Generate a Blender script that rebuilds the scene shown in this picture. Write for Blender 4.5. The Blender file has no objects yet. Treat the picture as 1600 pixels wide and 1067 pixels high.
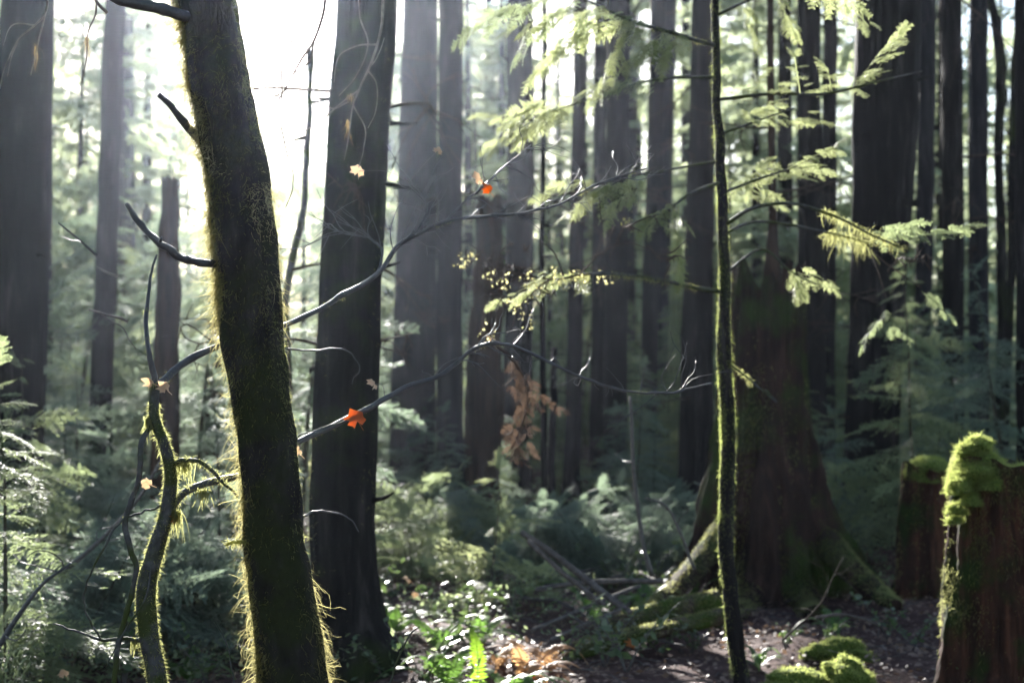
import bpy, math, random
import numpy as np
from mathutils import Vector, Matrix

# ------------------------------------------------------------------ camera, sky, sun, exposure
scene = bpy.context.scene
COL = scene.collection
cam_data = bpy.data.cameras.new("camera")
cam = bpy.data.objects.new("camera", cam_data)
COL.objects.link(cam)
scene.camera = cam
FPX = 2222.0                       # focal length in pixels of the 1600 px wide photograph (50 mm on 36 mm)
TILT = math.atan((620 - 533.5) / FPX)
CAM_Z = 1.6
cam.location = (0, 0, CAM_Z)
cam.rotation_euler = (math.pi / 2 + TILT, 0, 0)
cam_data.lens = 50.0
cam_data.sensor_width = 36.0
cam_data.clip_start = 0.05
cam_data.clip_end = 2000
cam_data.dof.use_dof = True
cam_data.dof.focus_distance = 4.6
cam_data.dof.aperture_fstop = 2.9
RM = cam.rotation_euler.to_matrix()


def P(px, py, d):
    """point whose depth (world y) is d and which the photograph shows at pixel px, py"""
    v = RM @ Vector(((px - 800) / FPX, (533.5 - py) / FPX, -1.0))
    v = v * (d / v.y)
    return np.array((v.x, v.y, v.z + CAM_Z))


SUN_DIR = (RM @ Vector(((405 - 800) / FPX, (533.5 + 120) / FPX, -1.0))).normalized()
SUN_EL = math.asin(SUN_DIR.z)
SUN_AZ = math.atan2(SUN_DIR.x, SUN_DIR.y)
world = bpy.data.worlds.new("World")
scene.world = world
world.use_nodes = True
wn = world.node_tree
bg = wn.nodes["Background"]
sky = wn.nodes.new("ShaderNodeTexSky")
sky.sky_type = 'NISHITA'
sky.sun_disc = False
sky.sun_elevation = SUN_EL
sky.sun_rotation = SUN_AZ
sky.air_density = 1.0
sky.dust_density = 0.6
wn.links.new(sky.outputs[0], bg.inputs[0])
bg.inputs[1].default_value = 0.055
sun_data = bpy.data.lights.new("sun", 'SUN')
sun_data.energy = 5.0
sun_data.angle = math.radians(0.5)
sun_data.color = (1.0, 0.96, 0.90)
sun = bpy.data.objects.new("sun", sun_data)
COL.objects.link(sun)
sun.rotation_euler = SUN_DIR.to_track_quat('Z', 'Y').to_euler()
sun.location = (-10, 40, 20)
scene.view_settings.view_transform = 'Standard'
scene.view_settings.look = 'None'
scene.view_settings.gamma = 1.0
scene.view_settings.exposure = 2.5
scene.cycles.use_denoising = True
scene.cycles.max_bounces = 8
scene.cycles.diffuse_bounces = 3
scene.cycles.transmission_bounces = 4
scene.cycles.volume_bounces = 0
scene.cycles.sample_clamp_indirect = 6

rng = np.random.default_rng(11)
random.seed(5)


# ------------------------------------------------------------------ materials
def new_mat(name):
    m = bpy.data.materials.new(name)
    m.use_nodes = True
    nt = m.node_tree
    nt.nodes.clear()
    out = nt.nodes.new("ShaderNodeOutputMaterial")
    return m, nt, out


def N(nt, t, **kw):
    n = nt.nodes.new(t)
    for k, v in kw.items():
        setattr(n, k, v)
    return n


def ramp(nt, fac, stops):
    r = N(nt, "ShaderNodeValToRGB")
    els = r.color_ramp.elements
    while len(els) < len(stops):
        els.new(0.5)
    for e, (p, c) in zip(els, stops):
        e.position = p
        e.color = (c[0], c[1], c[2], 1)
    nt.links.new(fac, r.inputs[0])
    return r.outputs[0]


def mixc(nt, fac, a, b):
    m = N(nt, "ShaderNodeMix", data_type='RGBA')
    L = nt.links.new
    if isinstance(fac, (int, float)):
        m.inputs[0].default_value = fac
    else:
        L(fac, m.inputs[0])
    for s, v in ((6, a), (7, b)):
        if isinstance(v, tuple):
            m.inputs[s].default_value = (*v, 1)
        else:
            L(v, m.inputs[s])
    return m.outputs[2]


def noise(nt, scale, detail=4, rough=0.55, stretch=None, dist=0.0):
    n = N(nt, "ShaderNodeTexNoise")
    n.inputs["Scale"].default_value = scale
    n.inputs["Detail"].default_value = detail
    n.inputs["Roughness"].default_value = rough
    n.inputs["Distortion"].default_value = dist
    tc = N(nt, "ShaderNodeTexCoord")
    if stretch:
        mp = N(nt, "ShaderNodeMapping")
        mp.inputs["Scale"].default_value = stretch
        nt.links.new(tc.outputs["Object"], mp.inputs[0])
        nt.links.new(mp.outputs[0], n.inputs[0])
    else:
        nt.links.new(tc.outputs["Object"], n.inputs[0])
    return n.outputs["Fac"]


def bump(nt, h, strength=0.6, dist=0.02):
    b = N(nt, "ShaderNodeBump")
    b.inputs["Strength"].default_value = strength
    b.inputs["Distance"].default_value = dist
    nt.links.new(h, b.inputs["Height"])
    return b.outputs[0]


def leaf_mat(name, a, b, trans, mix=0.5, rough=0.55, spec=0.3, ns=1.7):
    """thin foliage: reflects a..b, lets light of colour trans through"""
    m, nt, out = new_mat(name)
    L = nt.links.new
    geo = N(nt, "ShaderNodeNewGeometry")
    nz = noise(nt, ns, 3)
    add = N(nt, "ShaderNodeMath", operation='MULTIPLY_ADD')
    L(nz, add.inputs[0])
    add.inputs[1].default_value = 0.8
    half = N(nt, "ShaderNodeMath", operation='MULTIPLY_ADD')
    L(geo.outputs["Random Per Island"], half.inputs[0])
    half.inputs[1].default_value = 0.6
    half.inputs[2].default_value = -0.2
    L(half.outputs[0], add.inputs[2])
    c = mixc(nt, add.outputs[0], a, b)
    tcol = mixc(nt, add.outputs[0], tuple(x * 0.65 for x in trans), trans)
    p = N(nt, "ShaderNodeBsdfPrincipled")
    L(c, p.inputs["Base Color"])
    p.inputs["Roughness"].default_value = rough
    p.inputs["Specular IOR Level"].default_value = spec
    t = N(nt, "ShaderNodeBsdfTranslucent")
    L(tcol, t.inputs[0])
    mx = N(nt, "ShaderNodeMixShader")
    mx.inputs[0].default_value = mix
    L(p.outputs[0], mx.inputs[1])
    L(t.outputs[0], mx.inputs[2])
    L(mx.outputs[0], out.inputs[0])
    return m


def solid_mat(name, stops, scale, stretch=None, rough=0.85, bs=0.6, bd=0.015, detail=6, moss=None, moss_scale=2.5, moss_at=0.55, spec=0.06, bscale=None):
    m, nt, out = new_mat(name)
    L = nt.links.new
    nz = noise(nt, scale, detail, 0.62, stretch, 0.3)
    c = ramp(nt, nz, stops)
    if moss:
        mz = noise(nt, moss_scale, 5, 0.6)
        fac = ramp(nt, mz, [(moss_at - 0.06, (0, 0, 0)), (moss_at + 0.08, (1, 1, 1))])
        mz2 = noise(nt, 60, 3)
        mc = mixc(nt, mz2, tuple(x * 0.5 for x in moss), moss)
        c = mixc(nt, fac, c, mc)
    p = N(nt, "ShaderNodeBsdfPrincipled")
    L(c, p.inputs["Base Color"])
    p.inputs["Roughness"].default_value = rough
    p.inputs["Specular IOR Level"].default_value = spec
    hb = noise(nt, bscale or scale * 1.3, 8, 0.65, stretch, 0.4)
    L(bump(nt, hb, bs, bd), p.inputs["Normal"])
    L(p.outputs[0], out.inputs[0])
    return m


VST = (1, 1, 0.12)
M = {}
M['bark'] = solid_mat("dark_bark", [(0.3, (0.005, 0.0045, 0.005)), (0.55, (0.014, 0.0125, 0.013)), (0.74, (0.055, 0.047, 0.046))], 14, VST, bs=1.0, bd=0.03)
M['bark_grey'] = solid_mat("grey_bark", [(0.3, (0.009, 0.009, 0.012)), (0.55, (0.018, 0.017, 0.020)), (0.74, (0.055, 0.05, 0.054))], 16, VST, bs=0.8, bd=0.02)
M['bark_moss'] = solid_mat("mossy_bark", [(0.3, (0.005, 0.0045, 0.005)), (0.55, (0.014, 0.0125, 0.0125)), (0.74, (0.05, 0.044, 0.042))], 14, VST, bs=1.0, bd=0.03, moss=(0.03, 0.042, 0.012), moss_scale=1.6, moss_at=0.58)
M['snag'] = solid_mat("rotten_wood", [(0.3, (0.012, 0.009, 0.008)), (0.55, (0.045, 0.028, 0.02)), (0.8, (0.10, 0.06, 0.04))], 18, (1, 1, 0.07), bs=1.0, bd=0.04)
M['stump'] = solid_mat("red_rotten_wood", [(0.28, (0.010, 0.006, 0.005)), (0.5, (0.034, 0.016, 0.011)), (0.75, (0.12, 0.05, 0.03))], 16, (1, 1, 0.08), bs=1.0, bd=0.04, moss=(0.022, 0.038, 0.009), moss_scale=3.0, moss_at=0.53)
M['old_stump'] = solid_mat("old_stump_wood", [(0.28, (0.008, 0.005, 0.005)), (0.5, (0.026, 0.015, 0.012)), (0.75, (0.075, 0.04, 0.03))], 10, (1, 1, 0.1), bs=1.0, bd=0.06, moss=(0.04, 0.065, 0.014), moss_scale=1.5, moss_at=0.55)
M['maple_bark'] = solid_mat("mossy_trunk_bark", [(0.3, (0.008, 0.007, 0.007)), (0.55, (0.02, 0.018, 0.017)), (0.8, (0.05, 0.044, 0.042))], 22, (1, 1, 0.3), bs=0.9, bd=0.012, moss=(0.024, 0.028, 0.012), moss_scale=5, moss_at=0.5)
M['twig'] = solid_mat("twig_bark", [(0.3, (0.03, 0.026, 0.024)), (0.6, (0.085, 0.075, 0.07)), (0.85, (0.16, 0.145, 0.135))], 40, (1, 1, 1), bs=0.3, bd=0.004, rough=0.6, spec=0.4)
M['smooth'] = solid_mat("smooth_grey_bark", [(0.3, (0.02, 0.02, 0.024)), (0.6, (0.05, 0.05, 0.055)), (0.85, (0.11, 0.11, 0.11))], 30, (1, 1, 1), bs=0.6, bd=0.006, rough=0.5, spec=0.4)
M['smooth_moss'] = solid_mat("mossy_stem_bark", [(0.3, (0.025, 0.025, 0.026)), (0.6, (0.07, 0.07, 0.072)), (0.85, (0.13, 0.13, 0.13))], 30, (1, 1, 1), bs=0.4, bd=0.005, rough=0.6, moss=(0.045, 0.058, 0.018), moss_scale=9, moss_at=0.5)
M['young_bark'] = solid_mat("young_stem_bark", [(0.3, (0.03, 0.026, 0.022)), (0.8, (0.10, 0.085, 0.07))], 30, None, bs=0.3, bd=0.004, moss=(0.05, 0.07, 0.025), moss_scale=5)
M['lichen'] = leaf_mat("brown_lichen", (0.08, 0.06, 0.03), (0.15, 0.115, 0.06), (0.42, 0.32, 0.15), 0.55, 0.8, 0.1)
M['pale_twig'] = solid_mat("sun_paled_twig_bark", [(0.3, (0.08, 0.064, 0.055)), (0.8, (0.24, 0.20, 0.17))], 30, None, bs=0.2, bd=0.004)  # lit copy of the dead twig bark, sunlit paleness put into the colour
M['dead_twig'] = solid_mat("dead_twig_bark", [(0.3, (0.03, 0.022, 0.018)), (0.8, (0.085, 0.062, 0.05))], 30, None, bs=0.2, bd=0.004)
M['log'] = solid_mat("mossy_log_bark", [(0.3, (0.03, 0.02, 0.016)), (0.55, (0.08, 0.055, 0.045)), (0.8, (0.16, 0.12, 0.10))], 20, (1, 1, 1), bs=1.0, bd=0.02, moss=(0.06, 0.09, 0.02), moss_scale=3, moss_at=0.44)
M['pole'] = solid_mat("bare_pole_wood", [(0.3, (0.04, 0.033, 0.03)), (0.8, (0.16, 0.135, 0.125))], 25, None, bs=0.5, bd=0.006)
M['moss_mat'] = solid_mat("moss_cushion", [(0.3, (0.035, 0.05, 0.010)), (0.6, (0.085, 0.12, 0.024)), (0.85, (0.15, 0.19, 0.04))], 35, None, bs=1.0, bd=0.02)
M['moss'] = leaf_mat("moss_strand", (0.030, 0.034, 0.014), (0.070, 0.074, 0.029), (0.54, 0.55, 0.22), 0.58, 0.75, 0.1)
M['moss_bright'] = leaf_mat("bright_moss_strand", (0.06, 0.085, 0.02), (0.13, 0.16, 0.04), (0.62, 0.70, 0.22), 0.6, 0.75, 0.1)
M['moss_old'] = leaf_mat("hanging_moss_strand", (0.05, 0.05, 0.018), (0.11, 0.105, 0.04), (0.62, 0.56, 0.25), 0.6, 0.75, 0.1)
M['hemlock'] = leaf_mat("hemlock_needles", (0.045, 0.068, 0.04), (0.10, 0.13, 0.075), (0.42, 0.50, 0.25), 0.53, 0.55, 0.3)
M['hemlock_blue'] = leaf_mat("shade_tinted_hemlock_needles", (0.05, 0.075, 0.062), (0.10, 0.132, 0.108), (0.31, 0.40, 0.27), 0.5, 0.6, 0.25)  # hemlock copy with the cool cast of shade put into its colours
M['hemlock_lit'] = leaf_mat("sun_tinted_hemlock_needles", (0.065, 0.10, 0.03), (0.12, 0.16, 0.05), (0.50, 0.55, 0.27), 0.58, 0.5, 0.3)  # hemlock copy with sunlit lime painted into its reflected and transmitted colours
M['far_needles'] = leaf_mat("far_conifer_needles", (0.06, 0.085, 0.065), (0.13, 0.16, 0.115), (0.60, 0.68, 0.42), 0.62, 0.6, 0.2)  # far needles paled, haze veil and backlit glow mixed into the colours
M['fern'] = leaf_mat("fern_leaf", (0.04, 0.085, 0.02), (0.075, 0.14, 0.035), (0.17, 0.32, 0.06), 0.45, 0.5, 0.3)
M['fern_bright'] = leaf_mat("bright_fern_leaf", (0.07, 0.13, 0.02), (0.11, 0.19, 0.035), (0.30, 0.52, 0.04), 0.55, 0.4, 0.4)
M['bracken'] = leaf_mat("dead_fern_leaf", (0.24, 0.13, 0.065), (0.42, 0.25, 0.13), (0.66, 0.38, 0.17), 0.5, 0.6, 0.25)
M['salal'] = leaf_mat("glossy_leaf", (0.045, 0.07, 0.035), (0.09, 0.125, 0.065), (0.18, 0.27, 0.08), 0.4, 0.4, 0.45)
M['orange_leaf'] = leaf_mat("orange_maple_leaf", (0.16, 0.05, 0.03), (0.40, 0.14, 0.03), (0.72, 0.26, 0.04), 0.55, 0.5, 0.3, 45)
M['pale_leaf'] = leaf_mat("pale_maple_leaf", (0.42, 0.28, 0.19), (0.6, 0.46, 0.34), (0.82, 0.66, 0.48), 0.6, 0.5, 0.3, 45)
M['yellow_leaf'] = leaf_mat("yellowing_leaf", (0.16, 0.15, 0.05), (0.26, 0.24, 0.09), (0.66, 0.62, 0.28), 0.6, 0.5, 0.3)
M['brown_needles'] = leaf_mat("brown_dead_needles", (0.055, 0.036, 0.027), (0.11, 0.072, 0.052), (0.12, 0.08, 0.055), 0.4, 0.7, 0.2)
M['litter'] = leaf_mat("leaf_litter", (0.07, 0.04, 0.03), (0.24, 0.15, 0.11), (0.24, 0.15, 0.09), 0.25, 0.5, 0.4)
M['soil'] = solid_mat("forest_soil", [(0.25, (0.028, 0.016, 0.015)), (0.5, (0.075, 0.042, 0.038)), (0.8, (0.15, 0.09, 0.08))], 7, None, bs=1.0, bd=0.05, detail=10, bscale=12)


# ------------------------------------------------------------------ mesh helpers
def mesh_from(name, parts, mat, smooth=True):
    """parts: list of (verts (n,3), faces (m,4))"""
    vs, fs, off = [], [], 0
    for v, f in parts:
        vs.append(np.asarray(v, dtype=np.float64))
        fs.append(np.asarray(f, dtype=np.int64) + off)
        off += len(v)
    v = np.concatenate(vs)
    f = np.concatenate(fs)
    me = bpy.data.meshes.new(name)
    me.vertices.add(len(v))
    me.vertices.foreach_set("co", v.astype(np.float32).ravel())
    nf, k = f.shape
    me.loops.add(nf * k)
    me.loops.foreach_set("vertex_index", f.astype(np.int32).ravel())
    me.polygons.add(nf)
    me.polygons.foreach_set("loop_start", np.arange(0, nf * k, k, dtype=np.int32))
    me.polygons.foreach_set("loop_total", np.full(nf, k, dtype=np.int32))
    if smooth:
        me.polygons.foreach_set("use_smooth", np.ones(nf, dtype=bool))
    me.update()
    me.validate()
    me.materials.append(mat)
    return me


def link(name, me, parent=None, loc=(0, 0, 0)):
    o = bpy.data.objects.new(name, me)
    COL.objects.link(o)
    o.location = loc
    if parent is not None:
        o.parent = parent
    return o


def tag(o, label=None, cat=None, group=None, kind=None):
    for k, v in (("label", label), ("category", cat), ("group", group), ("kind", kind)):
        if v:
            o[k] = v
    return o


def thing(name, loc, label, cat, group=None):
    o = bpy.data.objects.new(name, None)
    COL.objects.link(o)
    o.location = tuple(float(x) for x in loc)
    o.empty_display_size = 0.2
    return tag(o, label, cat, group)


def part(name, parts, mat, root, smooth=True, local=False):
    """parts given in world coordinates unless local"""
    if not local:
        o0 = np.array(root.location) if root is not None else np.zeros(3)
        q = root.parent if root is not None else None
        while q is not None:
            o0 = o0 + np.array(q.location)
            q = q.parent
        parts = [(np.asarray(v) - o0, f) for v, f in parts]
    return link(name, mesh_from(name, parts, mat, smooth), root)


def solo(name, parts, mat, base, label, cat, group=None, smooth=True):
    parts = [(np.asarray(v) - base, f) for v, f in parts]
    return tag(link(name, mesh_from(name, parts, mat, smooth), None, tuple(float(x) for x in base)), label, cat, group)


def copy_tree(o, parent=None):
    c = o.copy()
    COL.objects.link(c)
    if parent is not None:
        c.parent = parent
    for ch in o.children:
        copy_tree(ch, c)
    return c


def quads(a):
    """(n,4,3) -> verts, faces"""
    n = len(a)
    return a.reshape(-1, 3), np.arange(n * 4).reshape(n, 4)


def unit(v):
    v = np.asarray(v, float)
    return v / np.maximum(np.linalg.norm(v, axis=-1, keepdims=True), 1e-9)


def gridnoise(nu, nv, cu, cv, r, wrap=True):
    """smooth noise of nu x nv samples with cu x cv cells, periodic in u"""
    g = r.random((cu, cv + 2)) * 2 - 1
    u = np.linspace(0, cu, nu, endpoint=False)
    v = np.linspace(0, cv, nv)
    ui, vi = np.floor(u).astype(int), np.floor(v).astype(int)
    fu, fv = u - ui, v - vi
    fu, fv = fu * fu * (3 - 2 * fu), fv * fv * (3 - 2 * fv)
    a, b = g[ui % cu][:, vi], g[(ui + 1) % cu][:, vi]
    c, d = g[ui % cu][:, vi + 1], g[(ui + 1) % cu][:, vi + 1]
    return (a * (1 - fu[:, None]) + b * fu[:, None]) * (1 - fv) + (c * (1 - fu[:, None]) + d * fu[:, None]) * fv


def resample(pts, rad, n, smooth=True):
    pts = np.asarray(pts, float)
    rad = np.asarray(rad, float)
    k = len(pts)
    seg = np.linalg.norm(np.diff(pts, axis=0), axis=1)
    t = np.concatenate([[0], np.cumsum(seg)])
    tt = np.linspace(0, t[-1], n)
    if smooth and k > 2:
        m = np.zeros_like(pts)
        m[1:-1] = (pts[2:] - pts[:-2]) / (t[2:] - t[:-2])[:, None]
        m[0] = (pts[1] - pts[0]) / (t[1] - t[0])
        m[-1] = (pts[-1] - pts[-2]) / (t[-1] - t[-2])
        i = np.clip(np.searchsorted(t, tt, side='right') - 1, 0, k - 2)
        h = (t[i + 1] - t[i])
        s = ((tt - t[i]) / h)[:, None]
        h = h[:, None]
        p = (2 * s**3 - 3 * s**2 + 1) * pts[i] + (s**3 - 2 * s**2 + s) * h * m[i] + (-2 * s**3 + 3 * s**2) * pts[i + 1] + (s**3 - s**2) * h * m[i + 1]
    else:
        p = np.stack([np.interp(tt, t, pts[:, j]) for j in range(3)], 1)
    return p, np.interp(tt, t, rad)


def frames(p):
    t = unit(np.gradient(p, axis=0))
    ref = np.array((0.13, 1.0, 0.07)) if abs(t[:, 1]).mean() < 0.8 else np.array((1.0, 0.1, 0.05))
    u = unit(np.cross(t, ref))
    w = np.cross(t, u)
    return t, u, w


def tube(pts, rad, seg=8, n=None, rough=0.0, r=None, furrow=0, smooth=True, wob=0.0, cap=True, cells=None):
    """swept tube; returns verts, faces and surface sampler data"""
    r = r or rng
    n = n or max(3, len(pts) * 4)
    p, ra = resample(pts, rad, n, smooth)
    if wob:
        k = max(2, n // 4)
        for ax in (0, 1, 2):
            p[:, ax] += np.interp(np.linspace(0, k, n), np.arange(k + 1), r.normal(0, wob, k + 1))
    t, u, w = frames(p)
    th = np.linspace(0, 2 * np.pi, seg, endpoint=False)
    R = np.ones((seg, n))
    if furrow:
        R += furrow * gridnoise(seg, n, max(4, seg // 3), cells or max(2, n // 10), r)
        R += furrow * 0.6 * gridnoise(seg, n, max(4, seg // 2), cells * 2 if cells else max(2, n // 4), r)
    if rough:
        R += rough * gridnoise(seg, n, max(3, seg // 3), max(2, n // 2), r)
    R = R.T * ra[:, None]
    v = p[:, None, :] + R[..., None] * (np.cos(th)[None, :, None] * u[:, None, :] + np.sin(th)[None, :, None] * w[:, None, :])
    i = np.arange(n - 1)[:, None] * seg
    j = np.arange(seg)[None, :]
    f = np.stack([i + j, i + (j + 1) % seg, i + seg + (j + 1) % seg, i + seg + j], -1).reshape(-1, 4)
    verts = v.reshape(-1, 3)
    if cap:
        c0 = len(verts)
        verts = np.concatenate([verts, p[:1], p[-1:]])
        j = np.arange(0, seg, 2)
        f0 = np.stack([np.full(len(j), c0), (j + 2) % seg, (j + 1) % seg, j], -1)
        b = (n - 1) * seg
        f1 = np.stack([np.full(len(j), c0 + 1), b + j, b + (j + 1) % seg, b + (j + 2) % seg], -1)
        f = np.concatenate([f, f0, f1])
    return verts, f


def surf_samples(pts, rad, count, r=None, weight=None, along=(0, 1)):
    """points and outward normals on a tube"""
    r = r or rng
    p, ra = resample(pts, rad, 4000)
    t, u, w = frames(p)
    s = r.uniform(along[0], along[1], count * 3)
    th = r.uniform(0, 2 * np.pi, count * 3)
    i = (s * 3999).astype(int)
    nrm = np.cos(th)[:, None] * u[i] + np.sin(th)[:, None] * w[i]
    if weight is not None:
        k = r.random(count * 3) < weight(s, nrm, p[i])
        i, nrm = i[k][:count], nrm[k][:count]
    else:
        i, nrm = i[:count], nrm[:count]
    return p[i] + nrm * (ra[i] * 0.97)[:, None], nrm


def strands(pos, nrm, length, width, droop=0.7, out=0.6, r=None, seg=3, curl=0.5, fuzz=0.45):
    """curved tapering ribbons: moss, lichen, grass"""
    r = r or rng
    n = len(pos)
    L = r.uniform(length[0], length[1], n) * (0.6 + 0.8 * r.random(n) ** 2)
    d = unit(nrm * out + r.normal(0, fuzz, (n, 3)))
    down = np.array((0, 0, -1.0))
    side = unit(np.cross(d, r.normal(0, 1, (n, 3))))
    pts = [pos]
    cur = pos.copy()
    bend = r.normal(0, curl * 0.6, (n, 3))
    for k in range(seg):
        f = (k + 1) / seg
        bend = bend + r.normal(0, curl * 0.6, (n, 3))
        dd = unit(d * (1 - droop * f) + down * droop * f * 1.3 + bend * f * 0.6)
        cur = cur + dd * (L / seg)[:, None]
        pts.append(cur)
    W = r.uniform(width[0], width[1], n)
    out_q = []
    prof = np.linspace(1, 0.25, seg + 1)
    for k in range(seg):
        a, b = pts[k], pts[k + 1]
        wa, wb = side * (W * prof[k] / 2)[:, None], side * (W * prof[k + 1] / 2)[:, None]
        out_q.append(np.stack([a - wa, a + wa, b + wb, b - wb], 1))
    return quads(np.concatenate(out_q))


# flat hemlock sprays ---------------------------------------------------------------
def spray(r, nb=18, nl=6, W=0.36, leaf=0.05, lw=0.014, droop=0.25, tilt=0.35, stem=True):
    """unit-length flat bough along +X in the XY plane, as leaf-shaped quads"""
    s = np.clip(np.linspace(0.10, 0.99, nb) + r.normal(0, 0.012, nb), 0.05, 1)
    out = []
    sway = r.normal(0, 0.05)

    def main(x):
        return np.stack([x, sway * x * x, -droop * x * x + 0.1 * droop * x], -1)
    for side in (-1, 1):
        ss = np.clip(s + r.normal(0, 0.015, nb), 0.04, 1)
        prof = W * np.minimum(1, ss / 0.22) * (1.06 - ss) ** 0.8 * 1.35 * r.uniform(0.55, 1.15, nb)
        ang = np.radians(r.uniform(42, 68, nb))
        d = np.stack([np.cos(ang), side * np.sin(ang), r.normal(-0.12, 0.10, nb)], -1)
        u = np.linspace(0.12, 1.0, nl)
        base = main(ss)[:, None, :] + d[:, None, :] * (prof[:, None] * u)[..., None]
        base[..., 2] -= (prof[:, None] * u) ** 2 * 0.8
        for sd in (-1, 1, 0):
            if sd == 0:
                dirv = np.broadcast_to(d[:, None, :], base.shape)[:, -1:, :]
                b = base[:, -1:, :]
                ll = np.full((nb, 1), leaf)
            else:
                a2 = np.radians(r.uniform(38, 62, (nb, nl))) * sd * side
                ca, sa = np.cos(a2), np.sin(a2)
                dx, dy, dz = d[:, None, 0], d[:, None, 1], d[:, None, 2]
                dirv = np.stack([dx * ca - dy * sa, dx * sa + dy * ca, np.broadcast_to(dz, ca.shape) + r.normal(0, 0.12, ca.shape)], -1)
                b = base
                ll = leaf * (1.25 - 0.75 * u)[None, :] * r.uniform(0.6, 1.25, (nb, nl)) * (0.55 + 0.45 * (1 - ss[:, None]))
            dirv = unit(dirv).reshape(-1, 3)
            b = b.reshape(-1, 3)
            ll = ll.reshape(-1)
            up = unit(np.array((0, 0, 1.0)) + r.normal(0, tilt, (len(b), 3)))
            w = unit(np.cross(up, dirv)) * lw / 2
            mid = b + dirv * (ll * 0.45)[:, None]
            out.append(np.stack([b, mid + w, b + dirv * ll[:, None], mid - w], 1))
        # branchlet axis as a narrow leaf
        tip = base[:, -1, :]
        b = main(ss)
        w = np.broadcast_to(np.array((0, 0, 0.0)), b.shape) + np.cross(unit(tip - b), (0, 0, 1.0)) * lw * 0.3
        out.append(np.stack([b - w, b + w, tip + w * 0.4, tip - w * 0.4], 1))
    if stem:
        x = np.linspace(0, 1, 9)
        c = main(x)
        hw = np.linspace(lw * 0.55, lw * 0.12, 9)
        w = np.stack([np.zeros(9), hw, np.zeros(9)], -1)
        out.append(np.stack([c[:-1] - w[:-1], c[:-1] + w[:-1], c[1:] + w[1:], c[1:] - w[1:]], 1))
    return np.concatenate(out)


def place_spray(q, origin, direction, scale, roll=0.0, upv=(0, 0, 1)):
    x = unit(np.asarray(direction, float))
    up = np.asarray(upv, float)
    y = np.cross(up, x)
    if np.linalg.norm(y) < 1e-4:
        y = np.array((0, 1.0, 0))
    y = unit(y)
    z = np.cross(x, y)
    c, s = math.cos(roll), math.sin(roll)
    y2, z2 = y * c + z * s, z * c - y * s
    R = np.stack([x, y2, z2], 0)
    return np.asarray(origin) + (q.reshape(-1, 3) * scale) @ R


SPRAYS = [spray(rng, nb=16, nl=6, W=rng.uniform(0.30, 0.42), leaf=0.075, lw=0.022, droop=rng.uniform(0.18, 0.4)) for _ in range(7)]
FINE = [spray(rng, nb=12, nl=5, W=rng.uniform(0.30, 0.42), leaf=0.105, lw=0.032, droop=rng.uniform(0.15, 0.35)) for _ in range(6)]
COARSE = [spray(rng, nb=11, nl=4, W=rng.uniform(0.30, 0.40), leaf=0.12, lw=0.045, droop=rng.uniform(0.2, 0.45), tilt=0.5) for _ in range(6)]


def crown_quads(r, H, R, nbr, lib, z0=0.12, shape=0.8, rise=0.25, lean=(0, 0), gaps=0.0):
    """boughs round a stem: a conifer's crown, local coordinates"""
    out = []
    g = 2.399963
    phase = r.random() * 6.28
    holes = [(r.uniform(z0, 1), r.uniform(0, 6.28)) for _ in range(int(gaps))]
    for i in range(nbr):
        h = z0 + (1 - z0) * ((i + r.random()) / nbr) ** 1.05
        az = phase + i * g + r.normal(0, 0.35)
        if any(abs(h - hh) < 0.09 and abs((az - ha + 3.14) % 6.28 - 3.14) < 0.9 for hh, ha in holes):
            continue
        L = max(0.10 * R, R * (1.03 - h) ** shape * r.uniform(0.35, 1.18))
        o = np.array((lean[0] * h, lean[1] * h, h * H))
        d = (math.cos(az), math.sin(az), rise * r.uniform(-1.0, 1.4) * (0.4 + h))
        out.append(place_spray(lib[r.integers(len(lib))], o, d, L, r.normal(0, 0.42)).reshape(-1, 4, 3))
    # drooping leader
    out.append(place_spray(lib[0], (lean[0], lean[1], H * 0.95), (0.5, 0.2, 1), 0.14 * R + 0.1, 0).reshape(-1, 4, 3))
    return np.concatenate(out)


def ground_z(x, y):
    return 0.05 * np.sin(x * 0.9 + 1.3) * np.cos(y * 0.7) + 0.035 * np.sin(x * 2.3 + y * 1.7) + 0.02 * np.sin(x * 5.1 - y * 4.3 + 1) - 0.02


SUN_STEP = np.array(SUN_DIR) / SUN_DIR.y
KEYS = []
for d_, pts_ in ((4.3, ((300, 100), (325, 300), (345, 500), (370, 650), (385, 800), (395, 980), (430, 300), (500, 1000))), (7.85, ((1116, 250), (1116, 400), (1116, 520), (1116, 600), (1120, 690), (1122, 800))), (7.7, ((1480, 720), (1480, 800), (1480, 900), (1530, 690), (1565, 700))),
                 (11.4, ((1408, 760), (1408, 850), (1450, 705))), (8.3, ((1322, 1000), (1240, 1030), (820, 1000))), (7.55, ((742, 970), (742, 1020))), (8.8, ((690, 950), (640, 960))), (9.7, ((800, 810), (730, 870))),
                 (7.9, ((830, 190), (960, 290), (1060, 340), (1190, 170), (1240, 260), (1370, 50), (1275, 440), (1380, 375), (960, 60), (860, 40), (1390, 520))), (4.7, ((225, 640), (250, 740), (215, 920), (558, 652), (258, 605), (285, 740)))):
    KEYS += [P(a_, b_, d_) for a_, b_ in pts_]
KEYS = np.array(KEYS)


def shades(x, y, R, H, shape=0.7):
    """does a crown standing here keep the sun from the places the photo shows sunlit?"""
    k = KEYS[KEYS[:, 1] < y - 0.3]
    if not len(k):
        return 0
    q = k + (y - k[:, 1])[:, None] * SUN_STEP
    h = np.clip(q[:, 2] / H, 0, 2)
    w = R * np.clip(1.05 - h, 0, 1) ** shape * 0.85
    return int(((np.abs(q[:, 0] - x) < w) & (h < 1)).sum())


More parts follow.
